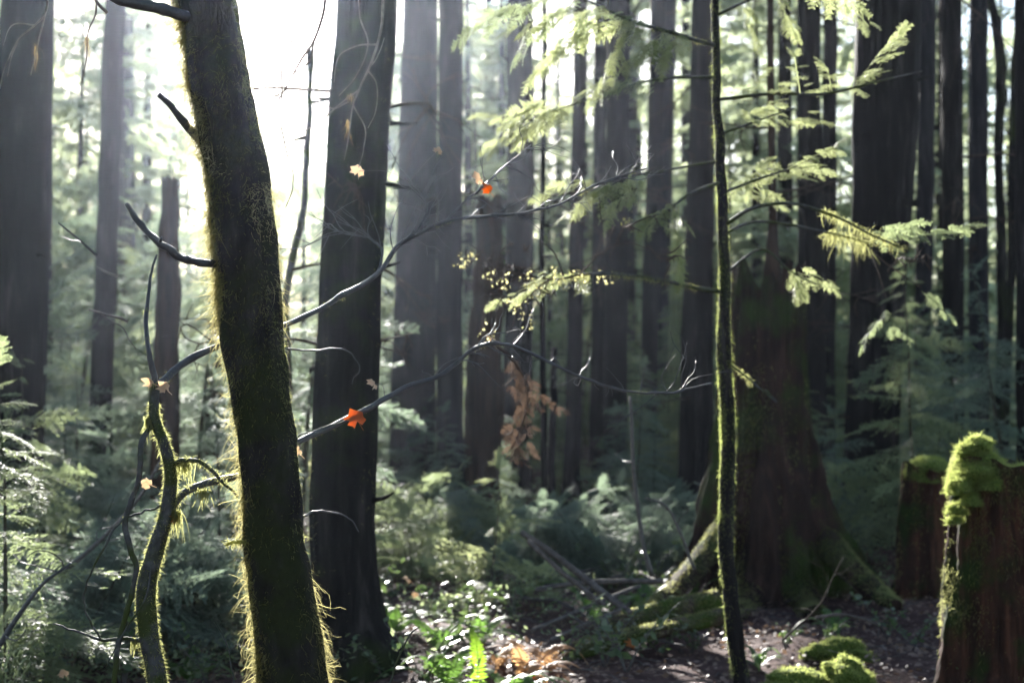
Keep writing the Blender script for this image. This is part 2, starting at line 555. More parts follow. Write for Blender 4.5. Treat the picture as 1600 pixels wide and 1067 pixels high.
# ------------------------------------------------------------------ ground
nx, ny = 360, 420
gx = np.sign(np.linspace(-1, 1, nx)) * np.abs(np.linspace(-1, 1, nx)) ** 2.2 * 130
gy = -25 + (np.linspace(0, 1, ny) ** 2.0) * 235
X, Y = np.meshgrid(gx, gy, indexing='ij')
Z = ground_z(X, Y) + 0.018 * gridnoise(nx, ny, 170, 170, rng) + 0.03 * gridnoise(nx, ny, 60, 60, rng)
gv = np.stack([X, Y, Z], -1).reshape(-1, 3)
ii, jj = np.meshgrid(np.arange(nx - 1), np.arange(ny - 1), indexing='ij')
k = ii * ny + jj
gf = np.stack([k, k + ny, k + ny + 1, k + 1], -1).reshape(-1, 4)
ground = link("ground", mesh_from("ground", [(gv, gf)], M['soil']))
tag(ground, "dark purplish brown forest floor of bare soil and needles", "ground", kind="structure")

# ------------------------------------------------------------------ large trunks
patch = gridnoise(24 * 8, 40 * 8, 24, 40, rng) * 0.5 + 0.5
TRUNK_GROUP = "tall dark conifer trunks"


def trunk_tree(label, d, pts, mat='bark', top=13.0, flare=1.5, dead=0, name="conifer_tree", furrow=0.075, broken=False, seg=48, edge_moss=0, cat="tree"):
    """pts: (px, py, half width px) from the lowest visible to the highest visible"""
    w = [P(x, y, d) for x, y, _ in pts]
    rad = [h * d / FPX for _, _, h in pts]
    # down to the ground
    low = w[0]
    step = (w[0] - w[1]) / max(1e-3, (w[1][2] - w[0][2]))
    if low[2] > 0.25:
        dz = low[2] + 0.15
        base = low + np.array((step[0] * dz * 0.5, 0, -dz))
        mid = low + np.array((step[0] * (dz - 0.35) * 0.5, 0, -(dz - 0.35)))
        pre, prer = [base], [rad[0] * flare * 1.02]
        if dz > 0.7:
            pre.append(mid)
            prer.append(rad[0] * (1 + (flare - 1) * 0.3))
        w = pre + w
        rad = prer + rad
    else:
        w = [np.array((low[0], low[1], -0.2))] + w
        rad = [rad[0] * 1.1] + rad
    if not broken:
        tp = w[-1]
        s2 = (w[-1] - w[-2]) / (w[-1][2] - w[-2][2])
        for hz in np.linspace(tp[2], top, 4)[1:]:
            w.append(tp + s2 * (hz - tp[2]) * np.array((0.8, 0.8, 1)))
            rad.append(max(0.03, rad[-1] * 0.86))
    base = np.array((w[0][0], d, 0.0))
    root = thing(name, base, label, cat, TRUNK_GROUP)
    n = 150
    v, f = tube(w, rad, seg, n, furrow=furrow, rough=0.02, wob=0.006, cells=7)
    if broken:
        k = (n - 1) * seg
        ring = v[k:k + seg]
        jag = rng.uniform(-0.05, 0.28, seg) * rad[-1] * 4
        jag = (jag + np.roll(jag, 1)) / 2
        v[k:k + seg, 2] += jag
        v[k - seg:k, 2] += jag * 0.3
    part("trunk", [(v, f)], M[mat], root)
    if edge_moss:
        ps, ns = surf_samples(w, rad, edge_moss, weight=lambda s_, n_, p_: np.clip(np.abs(n_[:, 0]) * 1.4 - 0.5, 0.05, 1) * np.clip(np.sin(p_[:, 2] * 5 + n_[:, 0] * 3) + 0.5, 0.05, 1) * np.clip(1.3 - p_[:, 2] / 4, 0.1, 1), along=(0.02, 0.5))
        part("moss", [strands(ps, ns, (0.012, 0.04), (0.002, 0.004), 0.7, 0.6, curl=0.9)], M['moss'], root)
    for _ in range(dead):
        hz = rng.uniform(0.8, 0.28 * d + 1.8)
        zz = np.array([q[2] for q in w])
        o = np.array([np.interp(hz, zz, [q[a] for q in w]) for a in range(3)])
        rr = np.interp(hz, zz, rad)
        az = rng.uniform(-0.9, 0.9) + rng.choice([0, np.pi])
        e_ = np.array((math.cos(az), math.sin(az), rng.uniform(-0.3, 0.3)))
        l_ = rng.uniform(0.05, 0.22)
        part("branch_stub", [tube([o + e_ * rr * 0.8, o + e_ * (rr + l_ * 0.5), o + e_ * (rr + l_) + rng.normal(0, 0.015, 3)], (0.02, 0.012, 0.007), 7, 9, rough=0.15)], M[mat], root)
    for _ in range(dead):
        hz = rng.uniform(1.2, 0.30 * d + 2.2)
        zz = np.array([q[2] for q in w])
        o = np.array([np.interp(hz, zz, [q[a] for q in w]) for a in range(3)])
        rr = np.interp(hz, zz, rad)
        az = rng.uniform(0, 6.28)
        L = rng.uniform(0.5, 1.5)
        part("dead_branch", dead_branch(o, az, L, rr), M['dead_twig'], root)
    return root


def dead_branch(o, az, L, r0, r=None, n=9):
    r = r or rng
    d = np.array((math.cos(az), math.sin(az), r.uniform(-0.25, 0.35)))
    pts = [o + d * r0 * 0.6]
    cur = pts[0].copy()
    for k in range(4):
        d = unit(d + r.normal(0, 0.14, 3) + np.array((0, 0, -0.06)))
        cur = cur + d * L / 4
        pts.append(cur.copy())
    parts = [tube(pts, np.linspace(0.012, 0.004, 5) * (0.6 + L * 0.5), 5, 12)]
    p, _ = resample(pts, np.ones(5), 20)
    for _ in range(n):
        i = r.integers(5, 20)
        e = unit(r.normal(0, 1, 3) + d * 0.9 + np.array((0, 0, -0.3)))
        l = r.uniform(0.15, 0.45) * L
        q = [p[i], p[i] + e * l * 0.5 + r.normal(0, 0.03, 3), p[i] + e * l + r.normal(0, 0.06, 3) - np.array((0, 0, l * 0.15))]
        parts.append(tube(q, (0.005, 0.004, 0.002), 4, 7))
        for _ in range(2):
            e2 = unit(e + r.normal(0, 0.7, 3))
            a = q[1] + (q[2] - q[1]) * r.random()
            parts.append(tube([a, a + e2 * l * 0.2, a + e2 * l * 0.4 - np.array((0, 0, 0.02))], (0.003, 0.0025, 0.0015), 4, 5))
    return parts


T = trunk_tree
T("broad dark trunk at the left edge of the photo, rising out of shrubs", 11.0, [(28, 640, 40), (33, 300, 38), (40, 0, 36)], 'bark', dead=2)
T("slimmer trunk half hidden behind the broad trunk at the left edge", 15.0, [(52, 620, 20), (62, 300, 18), (70, 0, 14)], 'bark_grey')
T("slender straight trunk, left of the sun and of the mossy leaning trunk", 16.0, [(158, 640, 17), (170, 300, 16), (181, 0, 15)], 'bark_grey', dead=2)
T("short broken snag with a jagged top just left of the mossy leaning trunk", 15.0, [(260, 590, 20), (262, 480, 19), (264, 380, 15), (266, 285, 12)], 'snag', broken=True, name="broken_snag", furrow=0.12, cat="snag")
T("low dark broken stem seen under the branch left of the mossy trunk", 17.0, [(334, 655, 14), (335, 600, 13), (335, 556, 12)], 'snag', broken=True, name="broken_snag", cat="snag")
T("thick black trunk with flared roots standing right behind the mossy leaning trunk", 8.45, [(562, 1045, 72), (549, 985, 58), (538, 900, 51), (534, 780, 51), (540, 600, 50), (550, 420, 48), (563, 200, 47), (576, 0, 46)], 'bark_moss', dead=6, furrow=0.09, seg=72, edge_moss=2200)
T("smooth wide grey brown trunk, next one right of the thick black trunk", 18.2, [(646, 690, 36), (649, 480, 33), (653, 240, 30), (657, 0, 27)], 'bark_grey', dead=5, furrow=0.03)
T("grey trunk with paler left edge, close beside the smooth wide trunk", 16.4, [(704, 720, 21), (703, 480, 20), (704, 240, 19), (705, 0, 19)], 'bark_grey', dead=4)
T("dark rotten snag with a ragged top below the orange leaves", 17.0, [(754, 730, 29), (758, 600, 27), (762, 450, 23), (766, 320, 18)], 'snag', broken=True, name="broken_snag", furrow=0.14, dead=4, cat="snag")
T("medium dark trunk right beside the ragged snag", 23.4, [(808, 700, 23), (811, 450, 22), (813, 200, 21), (813, 0, 21)], 'bark', dead=8)
T("thin black trunk standing alone against bright foliage, left of a pair of trunks", 21.0, [(893, 740, 13), (900, 450, 12), (905, 200, 11), (908, 0, 10)], 'bark', dead=5)
T("left and thinner trunk of the pair of trunks in the middle of the photo", 23.0, [(933, 720, 12), (935, 450, 11), (938, 200, 10), (940, 0, 10)], 'bark', dead=5)
T("right and thicker trunk of the pair of trunks in the middle of the photo", 19.0, [(960, 740, 18), (963, 450, 18), (966, 200, 18), (968, 0, 18)], 'bark', dead=8)
T("twin trunk, the darker left one, left of the tall mossy sapling", 24.0, [(1012, 700, 13), (1017, 450, 13), (1025, 200, 12), (1029, 0, 12)], 'bark', dead=5)
T("twin trunk, the paler right one, left of the tall mossy sapling", 27.0, [(1032, 700, 10), (1036, 450, 10), (1042, 200, 10), (1047, 0, 10)], 'bark_grey', dead=3)
T("dim trunk just left of the tall mossy sapling and behind the giant stump", 18.0, [(1088, 700, 27), (1091, 450, 22), (1096, 200, 19), (1100, 0, 18)], 'bark', dead=6)
T("dark trunk just right of the dead pole that grows on the giant stump", 18.0, [(1270, 640, 20), (1268, 450, 20), (1265, 200, 19), (1264, 0, 18)], 'bark', dead=5)
T("thinner trunk tight against the right side of a dark trunk behind the giant stump", 24.0, [(1292, 640, 12), (1294, 450, 12), (1296, 200, 11), (1297, 0, 11)], 'bark', dead=2)
T("broadest dark trunk on the right, behind the two mossy stumps", 15.5, [(1356, 850, 48), (1360, 760, 41), (1365, 600, 38), (1374, 400, 43), (1384, 200, 49), (1388, 0, 51)], 'bark', dead=7, furrow=0.09, seg=72, edge_moss=1200)
T("pale trunk half hidden behind the right side of the broadest dark trunk", 26.0, [(1440, 640, 13), (1446, 300, 13), (1450, 0, 13)], 'bark_grey')
T("straight dark trunk rising behind the shorter mossy stump", 17.0, [(1491, 720, 16), (1489, 450, 16), (1488, 200, 16), (1487, 0, 16)], 'bark', dead=3)
T("greyer trunk, second from the right edge among the straight trunks", 22.0, [(1530, 680, 15), (1529, 450, 15), (1528, 200, 15), (1530, 0, 14)], 'bark_grey', dead=2)
T("narrow dark trunk at the very right edge of the photo", 13.0, [(1598, 700, 9), (1596, 400, 9), (1595, 0, 8)], 'bark')
T("crooked mossy thin trunk between the straight trunks on the right", 19.0, [(1562, 640, 7), (1566, 420, 7), (1560, 260, 7), (1563, 100, 8), (1556, 40, 7), (1548, 0, 6)], 'bark_moss', top=8)
T("thin dark stem leaning beside the crooked mossy thin trunk", 20.0, [(1572, 640, 6), (1580, 400, 7), (1585, 160, 7), (1592, 0, 6)], 'bark_moss', top=9)
T("very thin black stem beside the medium trunk, below the bright hemlock boughs", 13.5, [(850, 700, 5), (847, 450, 4.5), (849, 250, 4), (852, 0, 3.5)], 'bark', dead=4, flare=1.2, seg=14, top=9)
T("short thin post like stem between trunks in front of bright foliage", 17.0, [(862, 720, 6), (865, 620, 5.5), (867, 545, 5)], 'bark', broken=True, seg=12, flare=1.2, name="broken_snag", cat="snag")
T("mossy thin tree lit by the sun in the gap right of the leaning trunk", 10.6, [(447, 560, 7), (448, 470, 6), (455, 410, 6), (474, 330, 5.5), (480, 240, 5), (484, 120, 4)], 'smooth_moss', seg=14, flare=1.3, dead=2, top=4.2)

# ------------------------------------------------------------------ mossy leaning trunk, in focus
MD = 4.3
mp = [(476, 1466, 74), (466, 1250, 60), (456, 1064, 53), (449, 984, 51), (434, 884, 47), (424, 760, 44), (414, 660, 44), (402, 584, 46), (392, 500, 48), (384, 380, 49), (371, 280, 48), (346, 150, 46), (334, 75, 46), (322, 0, 45), (300, -160, 43), (270, -420, 40), (250, -800, 32), (240, -1300, 22)]
mpts = [P(x, y, MD) for x, y, _ in mp]
mrad = [h * MD / FPX for _, _, h in mp]
base = np.array((mpts[0][0], MD, 0.0))
maple = thing("mossy_tree", base, "leaning mossy trunk in front, shaggy with backlit yellow moss", "tree")
part("trunk", [tube(mpts, mrad, 56, 220, furrow=0.05, rough=0.035, wob=0.004)], M['maple_bark'], maple)
mt = np.concatenate([[0], np.cumsum(np.linalg.norm(np.diff(np.array(mpts), axis=0), axis=1))])
zfun = lambda p: p[:, 2]


def w_moss(s, nrm, p):
    # patchy: dense at the sides the photo shows shaggy, thin on the bare lower front
    z = p[:, 2]
    a = np.arctan2(nrm[:, 0], -nrm[:, 1])
    q = patch[((a + np.pi) / (2 * np.pi) * 191).astype(int), np.clip(z * 72, 0, 319).astype(int)] * 1.4 - 0.2
    q = np.clip(q, 0, 1)
    side = np.clip(np.abs(nrm[:, 0]) * 1.2 - 0.25, 0, 1)
    upper = np.clip((z - 1.1) / 0.8, 0, 1)
    base_w = 0.10 + 0.45 * upper
    left = np.where(nrm[:, 0] < 0, 1.0, np.where((z > 1.5) | (z < 1.05), 0.75, 0.12))
    return np.clip((base_w * (0.3 + q) + side * left * (0.4 + 0.8 * q)), 0, 1)


ps, ns = surf_samples(mpts, mrad, 34000, weight=w_moss, along=(0.02, 0.72))
part("moss", [strands(ps, ns, (0.008, 0.030), (0.0011, 0.0022), 0.85, 0.38, curl=1.0)], M['moss'], maple)
# shaggy clumps on the edges
mc, mr = resample(mpts, mrad, 6000)
tt_, uu_, ww_ = frames(mc)
cl_p, cl_n = [], []
for k in range(400):
    left = rng.random() < 0.8
    zz = (rng.uniform(1.75, 3.3) if rng.random() < 0.62 else rng.uniform(0.75, 1.75)) if left else (rng.uniform(1.85, 2.7) if rng.random() < 0.7 else rng.uniform(0.75, 1.05))
    i = int(np.argmin(np.abs(mc[:, 2] - zz)))
    th0 = (np.pi if left else 0) + rng.normal(0, 0.42)
    m = int(rng.integers(14, 60) * (1.6 if left and zz > 1.7 else 0.8))
    th_ = th0 + rng.normal(0, 0.12, m)
    jj = np.clip(i + rng.normal(0, 33, m).astype(int), 0, 5999)
    nn = np.stack([np.cos(th_), -np.sin(th_) * 0.9 - 0.1, np.zeros(m)], 1)
    nn = unit(nn)
    cl_p.append(mc[jj] + nn * mr[jj][:, None] * 0.97)
    cl_n.append(nn)
for lo, hi, sel in ((0.010, 0.038, 0), (0.025, 0.095, 1)):
    pp = np.concatenate(cl_p[sel::2])
    nn = np.concatenate(cl_n[sel::2])
    part("hanging_moss", [strands(pp, nn, (lo, hi), (0.0012, 0.0028), 0.95, 0.6, seg=5, curl=1.0, fuzz=0.5)], M['moss_old'], maple)
# bare dead limbs on the left side
lb = [P(x, y, d) for x, y, d in ((345, 412, 4.3), (318, 411, 4.22), (285, 402, 4.18), (250, 380, 4.15), (220, 352, 4.14), (198, 318, 4.12))]
part("limb", [tube(lb, [0.0125, 0.012, 0.0115, 0.0105, 0.010, 0.0075], 14, 60, furrow=0.14, rough=0.16, wob=0.0015), tube([P(250, 380, 4.15), P(252, 374, 4.13), P(253, 370, 4.12)], [0.006, 0.004, 0.002], 6, 5)], M['smooth'], maple)
lb = [P(x, y, d) for x, y, d in ((335, 240, 4.3), (312, 216, 4.3), (300, 205, 4.3), (280, 182, 4.25), (262, 162, 4.22), (248, 148, 4.2))]
part("limb", [tube(lb, [0.018, 0.016, 0.0135, 0.012, 0.011, 0.009], 12, 30, furrow=0.14, rough=0.14, wob=0.0015)], M['smooth'], maple)
lb = [P(x, y, d) for x, y, d in ((330, 35, 4.3), (275, 22, 4.2), (230, 10, 4.15), (180, -4, 4.1), (120, -25, 4.05))]
part("limb", [tube(lb, [0.022, 0.019, 0.017, 0.015, 0.012], 12, 40, furrow=0.14, rough=0.14, wob=0.002)], M['smooth'], maple)
lb = [P(x, y, 4.2) for x, y in ((385, 848), (366, 846), (352, 852))]
part("twig_stub", [tube(lb, [0.006, 0.005, 0.003], 6, 8), strands(*surf_samples(lb, [0.006, 0.005, 0.003], 120), (0.01, 0.03), (0.002, 0.003), 0.5)], M['moss'], maple)


# ------------------------------------------------------------------ maple leaf shape
def maple_leaf(size, r=None):
    """lobed leaf in the XY plane, stalk at the origin, tip along +Y, gently cupped and solid"""
    r = r or rng
    ang = np.radians([-90, -62, -40, -12, 8, 30, 48, 66, 90, 114, 132, 150, 172, 192, 220, 242])
    rad = np.array([0.12, 0.62, 0.58, 0.86, 0.66, 1.0, 0.74, 0.84, 1.12, 0.84, 0.74, 1.0, 0.66, 0.86, 0.58, 0.62]) * size * 0.5
    rad = rad * r.uniform(0.88, 1.12, len(rad))
    x, y = rad * np.cos(ang), rad * np.sin(ang)
    c = r.uniform(0.8, 1.9)
    z = -c * (x * x + y * y) / size + 0.07 * size * np.sin(ang * 3 + r.uniform(0, 6)) + r.normal(0, 0.05 * size, len(x))
    v = np.concatenate([[[0, 0, 0]], np.stack([x, y, z], 1)])
    v = np.concatenate([v, v + np.array((0, 0, 0.0006))])
    n = len(x)
    f = [[0, 1 + i, 1 + (i + 1) % n, 1 + (i + 2) % n] for i in range(0, n, 2)]
    f += [[n + 1 + q for q in (g[0], g[3], g[2], g[1])] for g in f]
    return v, np.array(f)


def put_leaf(at, size, rot):
    v, f = maple_leaf(size)
    Rm = np.array(Matrix.Rotation(rot[2], 3, 'Z') @ Matrix.Rotation(rot[1], 3, 'Y') @ Matrix.Rotation(rot[0], 3, 'X'))
    st = tube([(0, 0, 0), (0, -size * 0.3, 0.01), (0, -size * 0.55, 0.02)], (0.0012, 0.001, 0.001), 4, 5)
    return [((v @ Rm.T) + at, f), (st[0] @ Rm.T + at, st[1])]


# ------------------------------------------------------------------ vine maple weaving behind the leaning trunk
def path(seq):
    return [P(x, y, d) for x, y, d in seq]


vb = path([(252, 1120, 4.75)])[0]
vine = thing("vine_maple", (vb[0], vb[1], 0.0), "crooked mossy vine maple at lower left whose long bare branches pass behind the leaning trunk", "tree")
VM = [(262, 1440, 4.8, 17), (256, 1180, 4.75, 16), (246, 1062, 4.75, 15), (233, 990, 4.75, 15), (229, 920, 4.75, 14.5), (243, 862, 4.75, 13), (260, 805, 4.75, 11), (267, 740, 4.75, 9.5), (257, 695, 4.75, 8.5), (241, 652, 4.75, 8), (242, 604, 4.75, 7)]
vp = path([(x, y, d) for x, y, d, _ in VM])
vr = [h * 4.75 / FPX for *_, h in VM]
part("stem", [tube(vp, vr, 18, 90, furrow=0.07, rough=0.06)], M['smooth_moss'], vine)
BR = {
    'a': ([(242, 606, 4.75), (284, 569, 4.85), (330, 546, 4.9), (390, 524, 4.95), (450, 506, 5.0), (520, 471, 5.05), (590, 426, 5.1), (625, 382, 5.15), (690, 350, 5.2), (760, 338, 5.3), (830, 330, 5.4), (880, 316, 5.5), (935, 288, 5.6), (1010, 262, 5.7)], 7, 2.0),
    'b': ([(264, 798, 4.75), (290, 768, 4.8), (330, 751, 4.85), (378, 742, 4.9), (420, 716, 4.95), (460, 693, 4.95), (520, 666, 5.0), (575, 637, 5.0), (640, 602, 5.1), (690, 586, 5.15), (722, 560, 5.2), (748, 542, 5.2), (775, 537, 5.2), (820, 548, 5.3), (870, 572, 5.3), (930, 598, 5.4), (1000, 613, 5.5), (1060, 612, 5.6), (1112, 598, 5.6)], 7, 2.2),
    'c': ([(240, 662, 4.75), (222, 690, 4.72), (215, 755, 4.7), (196, 806, 4.7), (200, 850, 4.7), (213, 888, 4.7), (206, 930, 4.7), (187, 1000, 4.7), (176, 1080, 4.7)], 5, 5.5),
    'd': ([(268, 726, 4.75), (298, 718, 4.7), (330, 734, 4.68), (352, 756, 4.66), (372, 776, 4.66)], 4.5, 2.5),
    'e': ([(242, 606, 4.75), (234, 560, 4.75), (228, 500, 4.8), (232, 455, 4.85), (243, 400, 4.9)], 6, 2.5),
    'f': ([(222, 1000, 4.75), (190, 997, 4.72), (155, 999, 4.7), (118, 985, 4.68), (85, 975, 4.66)], 4, 1.2),
    'g': ([(158, 1000, 4.7), (135, 955, 4.68), (131, 930, 4.67), (140, 900, 4.66), (160, 860, 4.66), (180, 825, 4.68), (195, 808, 4.7)], 1.6, 2.4),
    'h': ([(196, 808, 4.7), (222, 800, 4.72), (250, 789, 4.74)], 2, 2.2),
    'i': ([(460, 693, 4.95), (470, 680, 4.9), (545, 655, 4.97)], 1.5, 1.0),
    'j': ([(590, 426, 5.1), (596, 390, 5.15), (578, 372, 5.2), (540, 366, 5.2), (500, 350, 5.2)], 2.6, 1.0),
    'k': ([(650, 366, 5.15), (668, 330, 5.2), (655, 300, 5.2), (640, 285, 5.2)], 2.2, 0.9),
    'l': ([(690, 350, 5.2), (720, 322, 5.25), (748, 298, 5.25), (800, 250, 5.3), (830, 225, 5.3)], 2.6, 1.0),
    'm': ([(450, 545, 4.95), (490, 548, 4.95), (530, 545, 4.9), (556, 560, 4.9), (560, 580, 4.9), (548, 600, 4.9)], 1.8, 0.8),
    'n': ([(470, 806, 5.0), (492, 798, 5.0), (520, 800, 5.0), (548, 812, 5.0), (560, 830, 5.0)], 2.2, 1.0),
    'o': ([(262, 800, 4.75), (238, 880, 4.72), (228, 930, 4.7), (195, 985, 4.68), (165, 1040, 4.66)], 2.0, 1.2),
}
ALLB = []
for k, (seq, r0, r1) in BR.items():
    q = path(seq)
    rr = np.linspace(r0 * 0.85, r1 * 0.75, len(q)) * 4.9 / FPX
    sub = [tube(q, rr, 10, len(q) * 10, furrow=0.10, rough=0.16, wob=0.0022)]
    ALLB.append(resample(q, rr, 150)[0])
    if k in 'abe':
        ps_, ns_ = surf_samples(q, rr, 420, weight=lambda s_, n_, p_: np.clip(np.sin(s_ * 60) + np.sin(s_ * 23 + 1) - 0.6, 0.02, 1))
        sub_moss = (ps_, ns_)
    else:
        sub_moss = None
    if k in 'ablkj':
        pc, _ = resample(q, rr, 60)
        for _ in range({'a': 34, 'b': 32}.get(k, 10)):
            i = rng.integers(26 if k in 'ab' else 12, 58)
            tdir = unit(pc[i + 1] - pc[i])
            e = unit(tdir * 0.8 + rng.normal(0, 0.45, 3) + np.array((0, 0, 0.25)))
            l = rng.uniform(0.06, 0.28)
            a = pc[i]
            tw = [a]
            for s_ in range(4):
                e = unit(e + rng.normal(0, 0.32, 3))
                tw.append(tw[-1] + e * l / 4)
            sub.append(tube(tw, np.linspace(0.0022, 0.0009, 5), 5, 12))
            if rng.random() < 0.6:
                e2 = unit(e + rng.normal(0, 0.6, 3))
                sub.append(tube([tw[2], tw[2] + e2 * l * 0.3, tw[2] + e2 * l * 0.5 + rng.normal(0, 0.01, 3)], (0.0015, 0.0012, 0.0007), 4, 6))
    br_ = part("branch", sub, M['smooth' if k in 'abejklmn' else 'smooth_moss'], vine)
    if sub_moss:
        part("moss", [strands(*sub_moss, (0.003, 0.014), (0.001, 0.002), 0.6, 0.8, curl=0.8)], M['moss'], br_)
# moss along the stem, brightest on its edges
ps, ns = surf_samples(vp, vr, 5200, weight=lambda s, n, p: np.clip(0.12 + np.abs(n[:, 0]) ** 2 * 0.9, 0, 1) * (s < 0.97), along=(0.1, 1))
qd = path(BR['d'][0])
ps2, ns2 = surf_samples(qd, np.linspace(4.5, 2.5, len(qd)) * 4.7 / FPX, 500)
qb = path(BR['b'][0])[:4]
ps3, ns3 = surf_samples(qb, np.linspace(7, 6, 4) * 4.8 / FPX, 500)
part("moss", [strands(np.concatenate([ps, ps2, ps3]), np.concatenate([ns, ns2, ns3]), (0.006, 0.02), (0.0016, 0.0032), 0.4, 0.9)], M['moss'], vine)


def tuft(px, py, d, w, h, n, wid=(0.002, 0.0045)):
    o = P(px, py, d)
    pos = o + np.stack([rng.normal(0, w * 0.6, n), rng.normal(0, 0.005, n), rng.normal(0.003, 0.004, n)], 1)
    return strands(pos, np.tile((0, 0, -1.0), (n, 1)), (h * 0.2, h), wid, 0.95, 0.8, seg=4, curl=0.45, fuzz=0.3)


for x, y, w, h, n in ((287, 722, 0.022, 0.075, 170), (318, 768, 0.018, 0.06, 110), (210, 1000, 0.012, 0.05, 80), (232, 655, 0.012, 0.08, 120), (276, 800, 0.012, 0.09, 120), (196, 806, 0.006, 0.03, 50), (238, 600, 0.01, 0.03, 70)):
    part("hanging_moss", [tuft(x, y, 4.74, w, h, n)], M['moss'], vine)
LV = [(558, 655, 4.98, 0.088, 'orange_leaf', (1.3, 0.3, 2.9)), (560, 268, 5.1, 0.062, 'pale_leaf', (1.5, 0.2, 0.4)), (750, 281, 5.25, 0.066, 'pale_leaf', (1.5, -0.2, 1.0)), (764, 297, 5.25, 0.052, 'orange_leaf', (1.4, 0.3, 2.6)),
      (585, 600, 5.05, 0.052, 'pale_leaf', (1.3, 0.5, 0.7)), (467, 706, 4.95, 0.052, 'pale_leaf', (1.4, 0.1, 2.4)), (258, 606, 4.7, 0.052, 'pale_leaf', (1.5, 0.6, 3.0)), (237, 598, 4.7, 0.045, 'pale_leaf', (1.4, 0.9, 2.5)),
      (232, 756, 4.65, 0.044, 'pale_leaf', (1.5, 1.0, 3.0)), (685, 236, 5.3, 0.045, 'pale_leaf', (1.4, 0.4, 0.3)), (275, 810, 4.75, 0.04, 'orange_leaf', (1.4, 1.0, 3.0)), (767, 528, 5.2, 0.03, 'pale_leaf', (1.2, 0.5, 1)), (1128, 192, 5.7, 0.03, 'pale_leaf', (1.2, 0.5, 1))]
for x, y, d, s, mt_, rot in LV[:12]:
    lp = P(x, y, d)
    lf = part("autumn_leaf", put_leaf(lp, s, rot), M[mt_], vine, smooth=False)
    near = np.concatenate(ALLB)
    near = near[np.argmin(np.linalg.norm(near - lp, axis=1))]
    part("leaf_stalk", [tube([near, (near + lp) / 2 + np.array((0.01, 0, 0.02)), lp], (0.0016, 0.0013, 0.001), 5, 10, wob=0.001)], M['twig'], vine)


# ------------------------------------------------------------------ tall thin sapling on the right with flat hemlock boughs
SD = 7.9
sp = [(1162, 1085, 17), (1158, 1060, 13.5), (1150, 1010, 12), (1141, 930, 12.5), (1134, 850, 11.5), (1136, 750, 11), (1137, 650, 11), (1132, 560, 11), (1131, 480, 9), (1131, 400, 8.5), (1128, 300, 8), (1122, 180, 7), (1120, 70, 6.5), (1118, -20, 6), (1112, -160, 5), (1110, -350, 3)]
spp = [P(x, y, SD) for x, y, _ in sp]
spr = [h * SD / FPX for *_, h in sp]
sap = thing("hemlock_sapling", (spp[0][0], SD, 0.0), "tall thin hemlock sapling with a bright mossy left edge and lime green boughs", "tree")
part("trunk", [tube(spp, spr, 20, 120, furrow=0.08, rough=0.07, wob=0.004)], M['bark_moss'], sap)


def w_sap(s, n, p):
    z = p[:, 2]
    mid = (z > 0.9) & (z < 2.0)
    return np.clip(0.06 + np.where(n[:, 0] < -0.3, 0.8, np.where(n[:, 0] > 0.5, 0.35, 0.05)) * np.where(mid, 1.0, 0.22) * (0.25 + 0.75 * np.clip(np.sin(z * 23) + np.sin(z * 9.7) + 0.6, 0, 1)), 0, 1)


ps, ns = surf_samples(spp, spr, 12000, weight=w_sap, along=(0.02, 0.75))
part("moss", [strands(ps, ns, (0.008, 0.03), (0.0014, 0.003), 0.7, 0.75, curl=0.9)], M['moss_bright'], sap)
SB = [  # branch path (px,py,depth), base radius px, [(spray px, py, direction px offset, length m)]
    ([(1120, 72, 7.9), (1060, 55, 7.7), (1000, 38, 7.5), (940, 12, 7.4), (890, -10, 7.3)], 4),
    ([(1123, 120, 7.9), (1060, 122, 8.1), (1000, 130, 8.2), (940, 150, 8.3), (880, 168, 8.3), (820, 185, 8.3)], 3),
    ([(1131, 456, 7.9), (1085, 448, 7.8), (1030, 438, 7.7), (950, 428, 7.6), (880, 432, 7.5), (820, 445, 7.5)], 4),
    ([(1127, 284, 7.9), (1080, 300, 7.7), (1050, 322, 7.6), (1005, 345, 7.5)], 3),
    ([(1131, 352, 7.9), (1180, 325, 7.8), (1240, 318, 7.7), (1300, 336, 7.6), (1350, 362, 7.6), (1410, 388, 7.5)], 3.5),
    ([(1131, 366, 7.9), (1180, 346, 8.1), (1240, 352, 8.2), (1310, 368, 8.3), (1360, 380, 8.3)], 3),
    ([(1122, 155, 7.9), (1200, 148, 7.8), (1300, 145, 7.7), (1390, 124, 7.6), (1440, 112, 7.6)], 3),
    ([(1120, 25, 7.9), (1160, 6, 7.8), (1210, -12, 7.7), (1300, -30, 7.6)], 3),
    ([(1127, 250, 7.9), (1060, 262, 8.0), (990, 275, 8.0), (930, 290, 8.0)], 2.5),
    ([(1124, 210, 7.9), (1180, 190, 8.0), (1240, 170, 8.1)], 2.5),
    ([(1128, 300, 7.9), (1200, 275, 7.9), (1290, 245, 7.8)], 2.5),
    ([(1131, 430, 7.9), (1190, 390, 7.8), (1230, 420, 7.7), (1275, 445, 7.7)], 2.5),
    ([(1132, 560, 7.9), (1180, 600, 7.7), (1215, 628, 7.6), (1195, 610, 7.65)], 1.6),
]
boughs = []
for i, (seq, r0) in enumerate(SB):
    q = path(seq)
    rr = np.linspace(r0, 1.2, len(q)) * 7.8 / FPX
    br = part("branch", [tube(q, rr, 8, len(q) * 5, rough=0.08, wob=0.003)], M['smooth_moss'], sap)
    boughs.append((br, q))


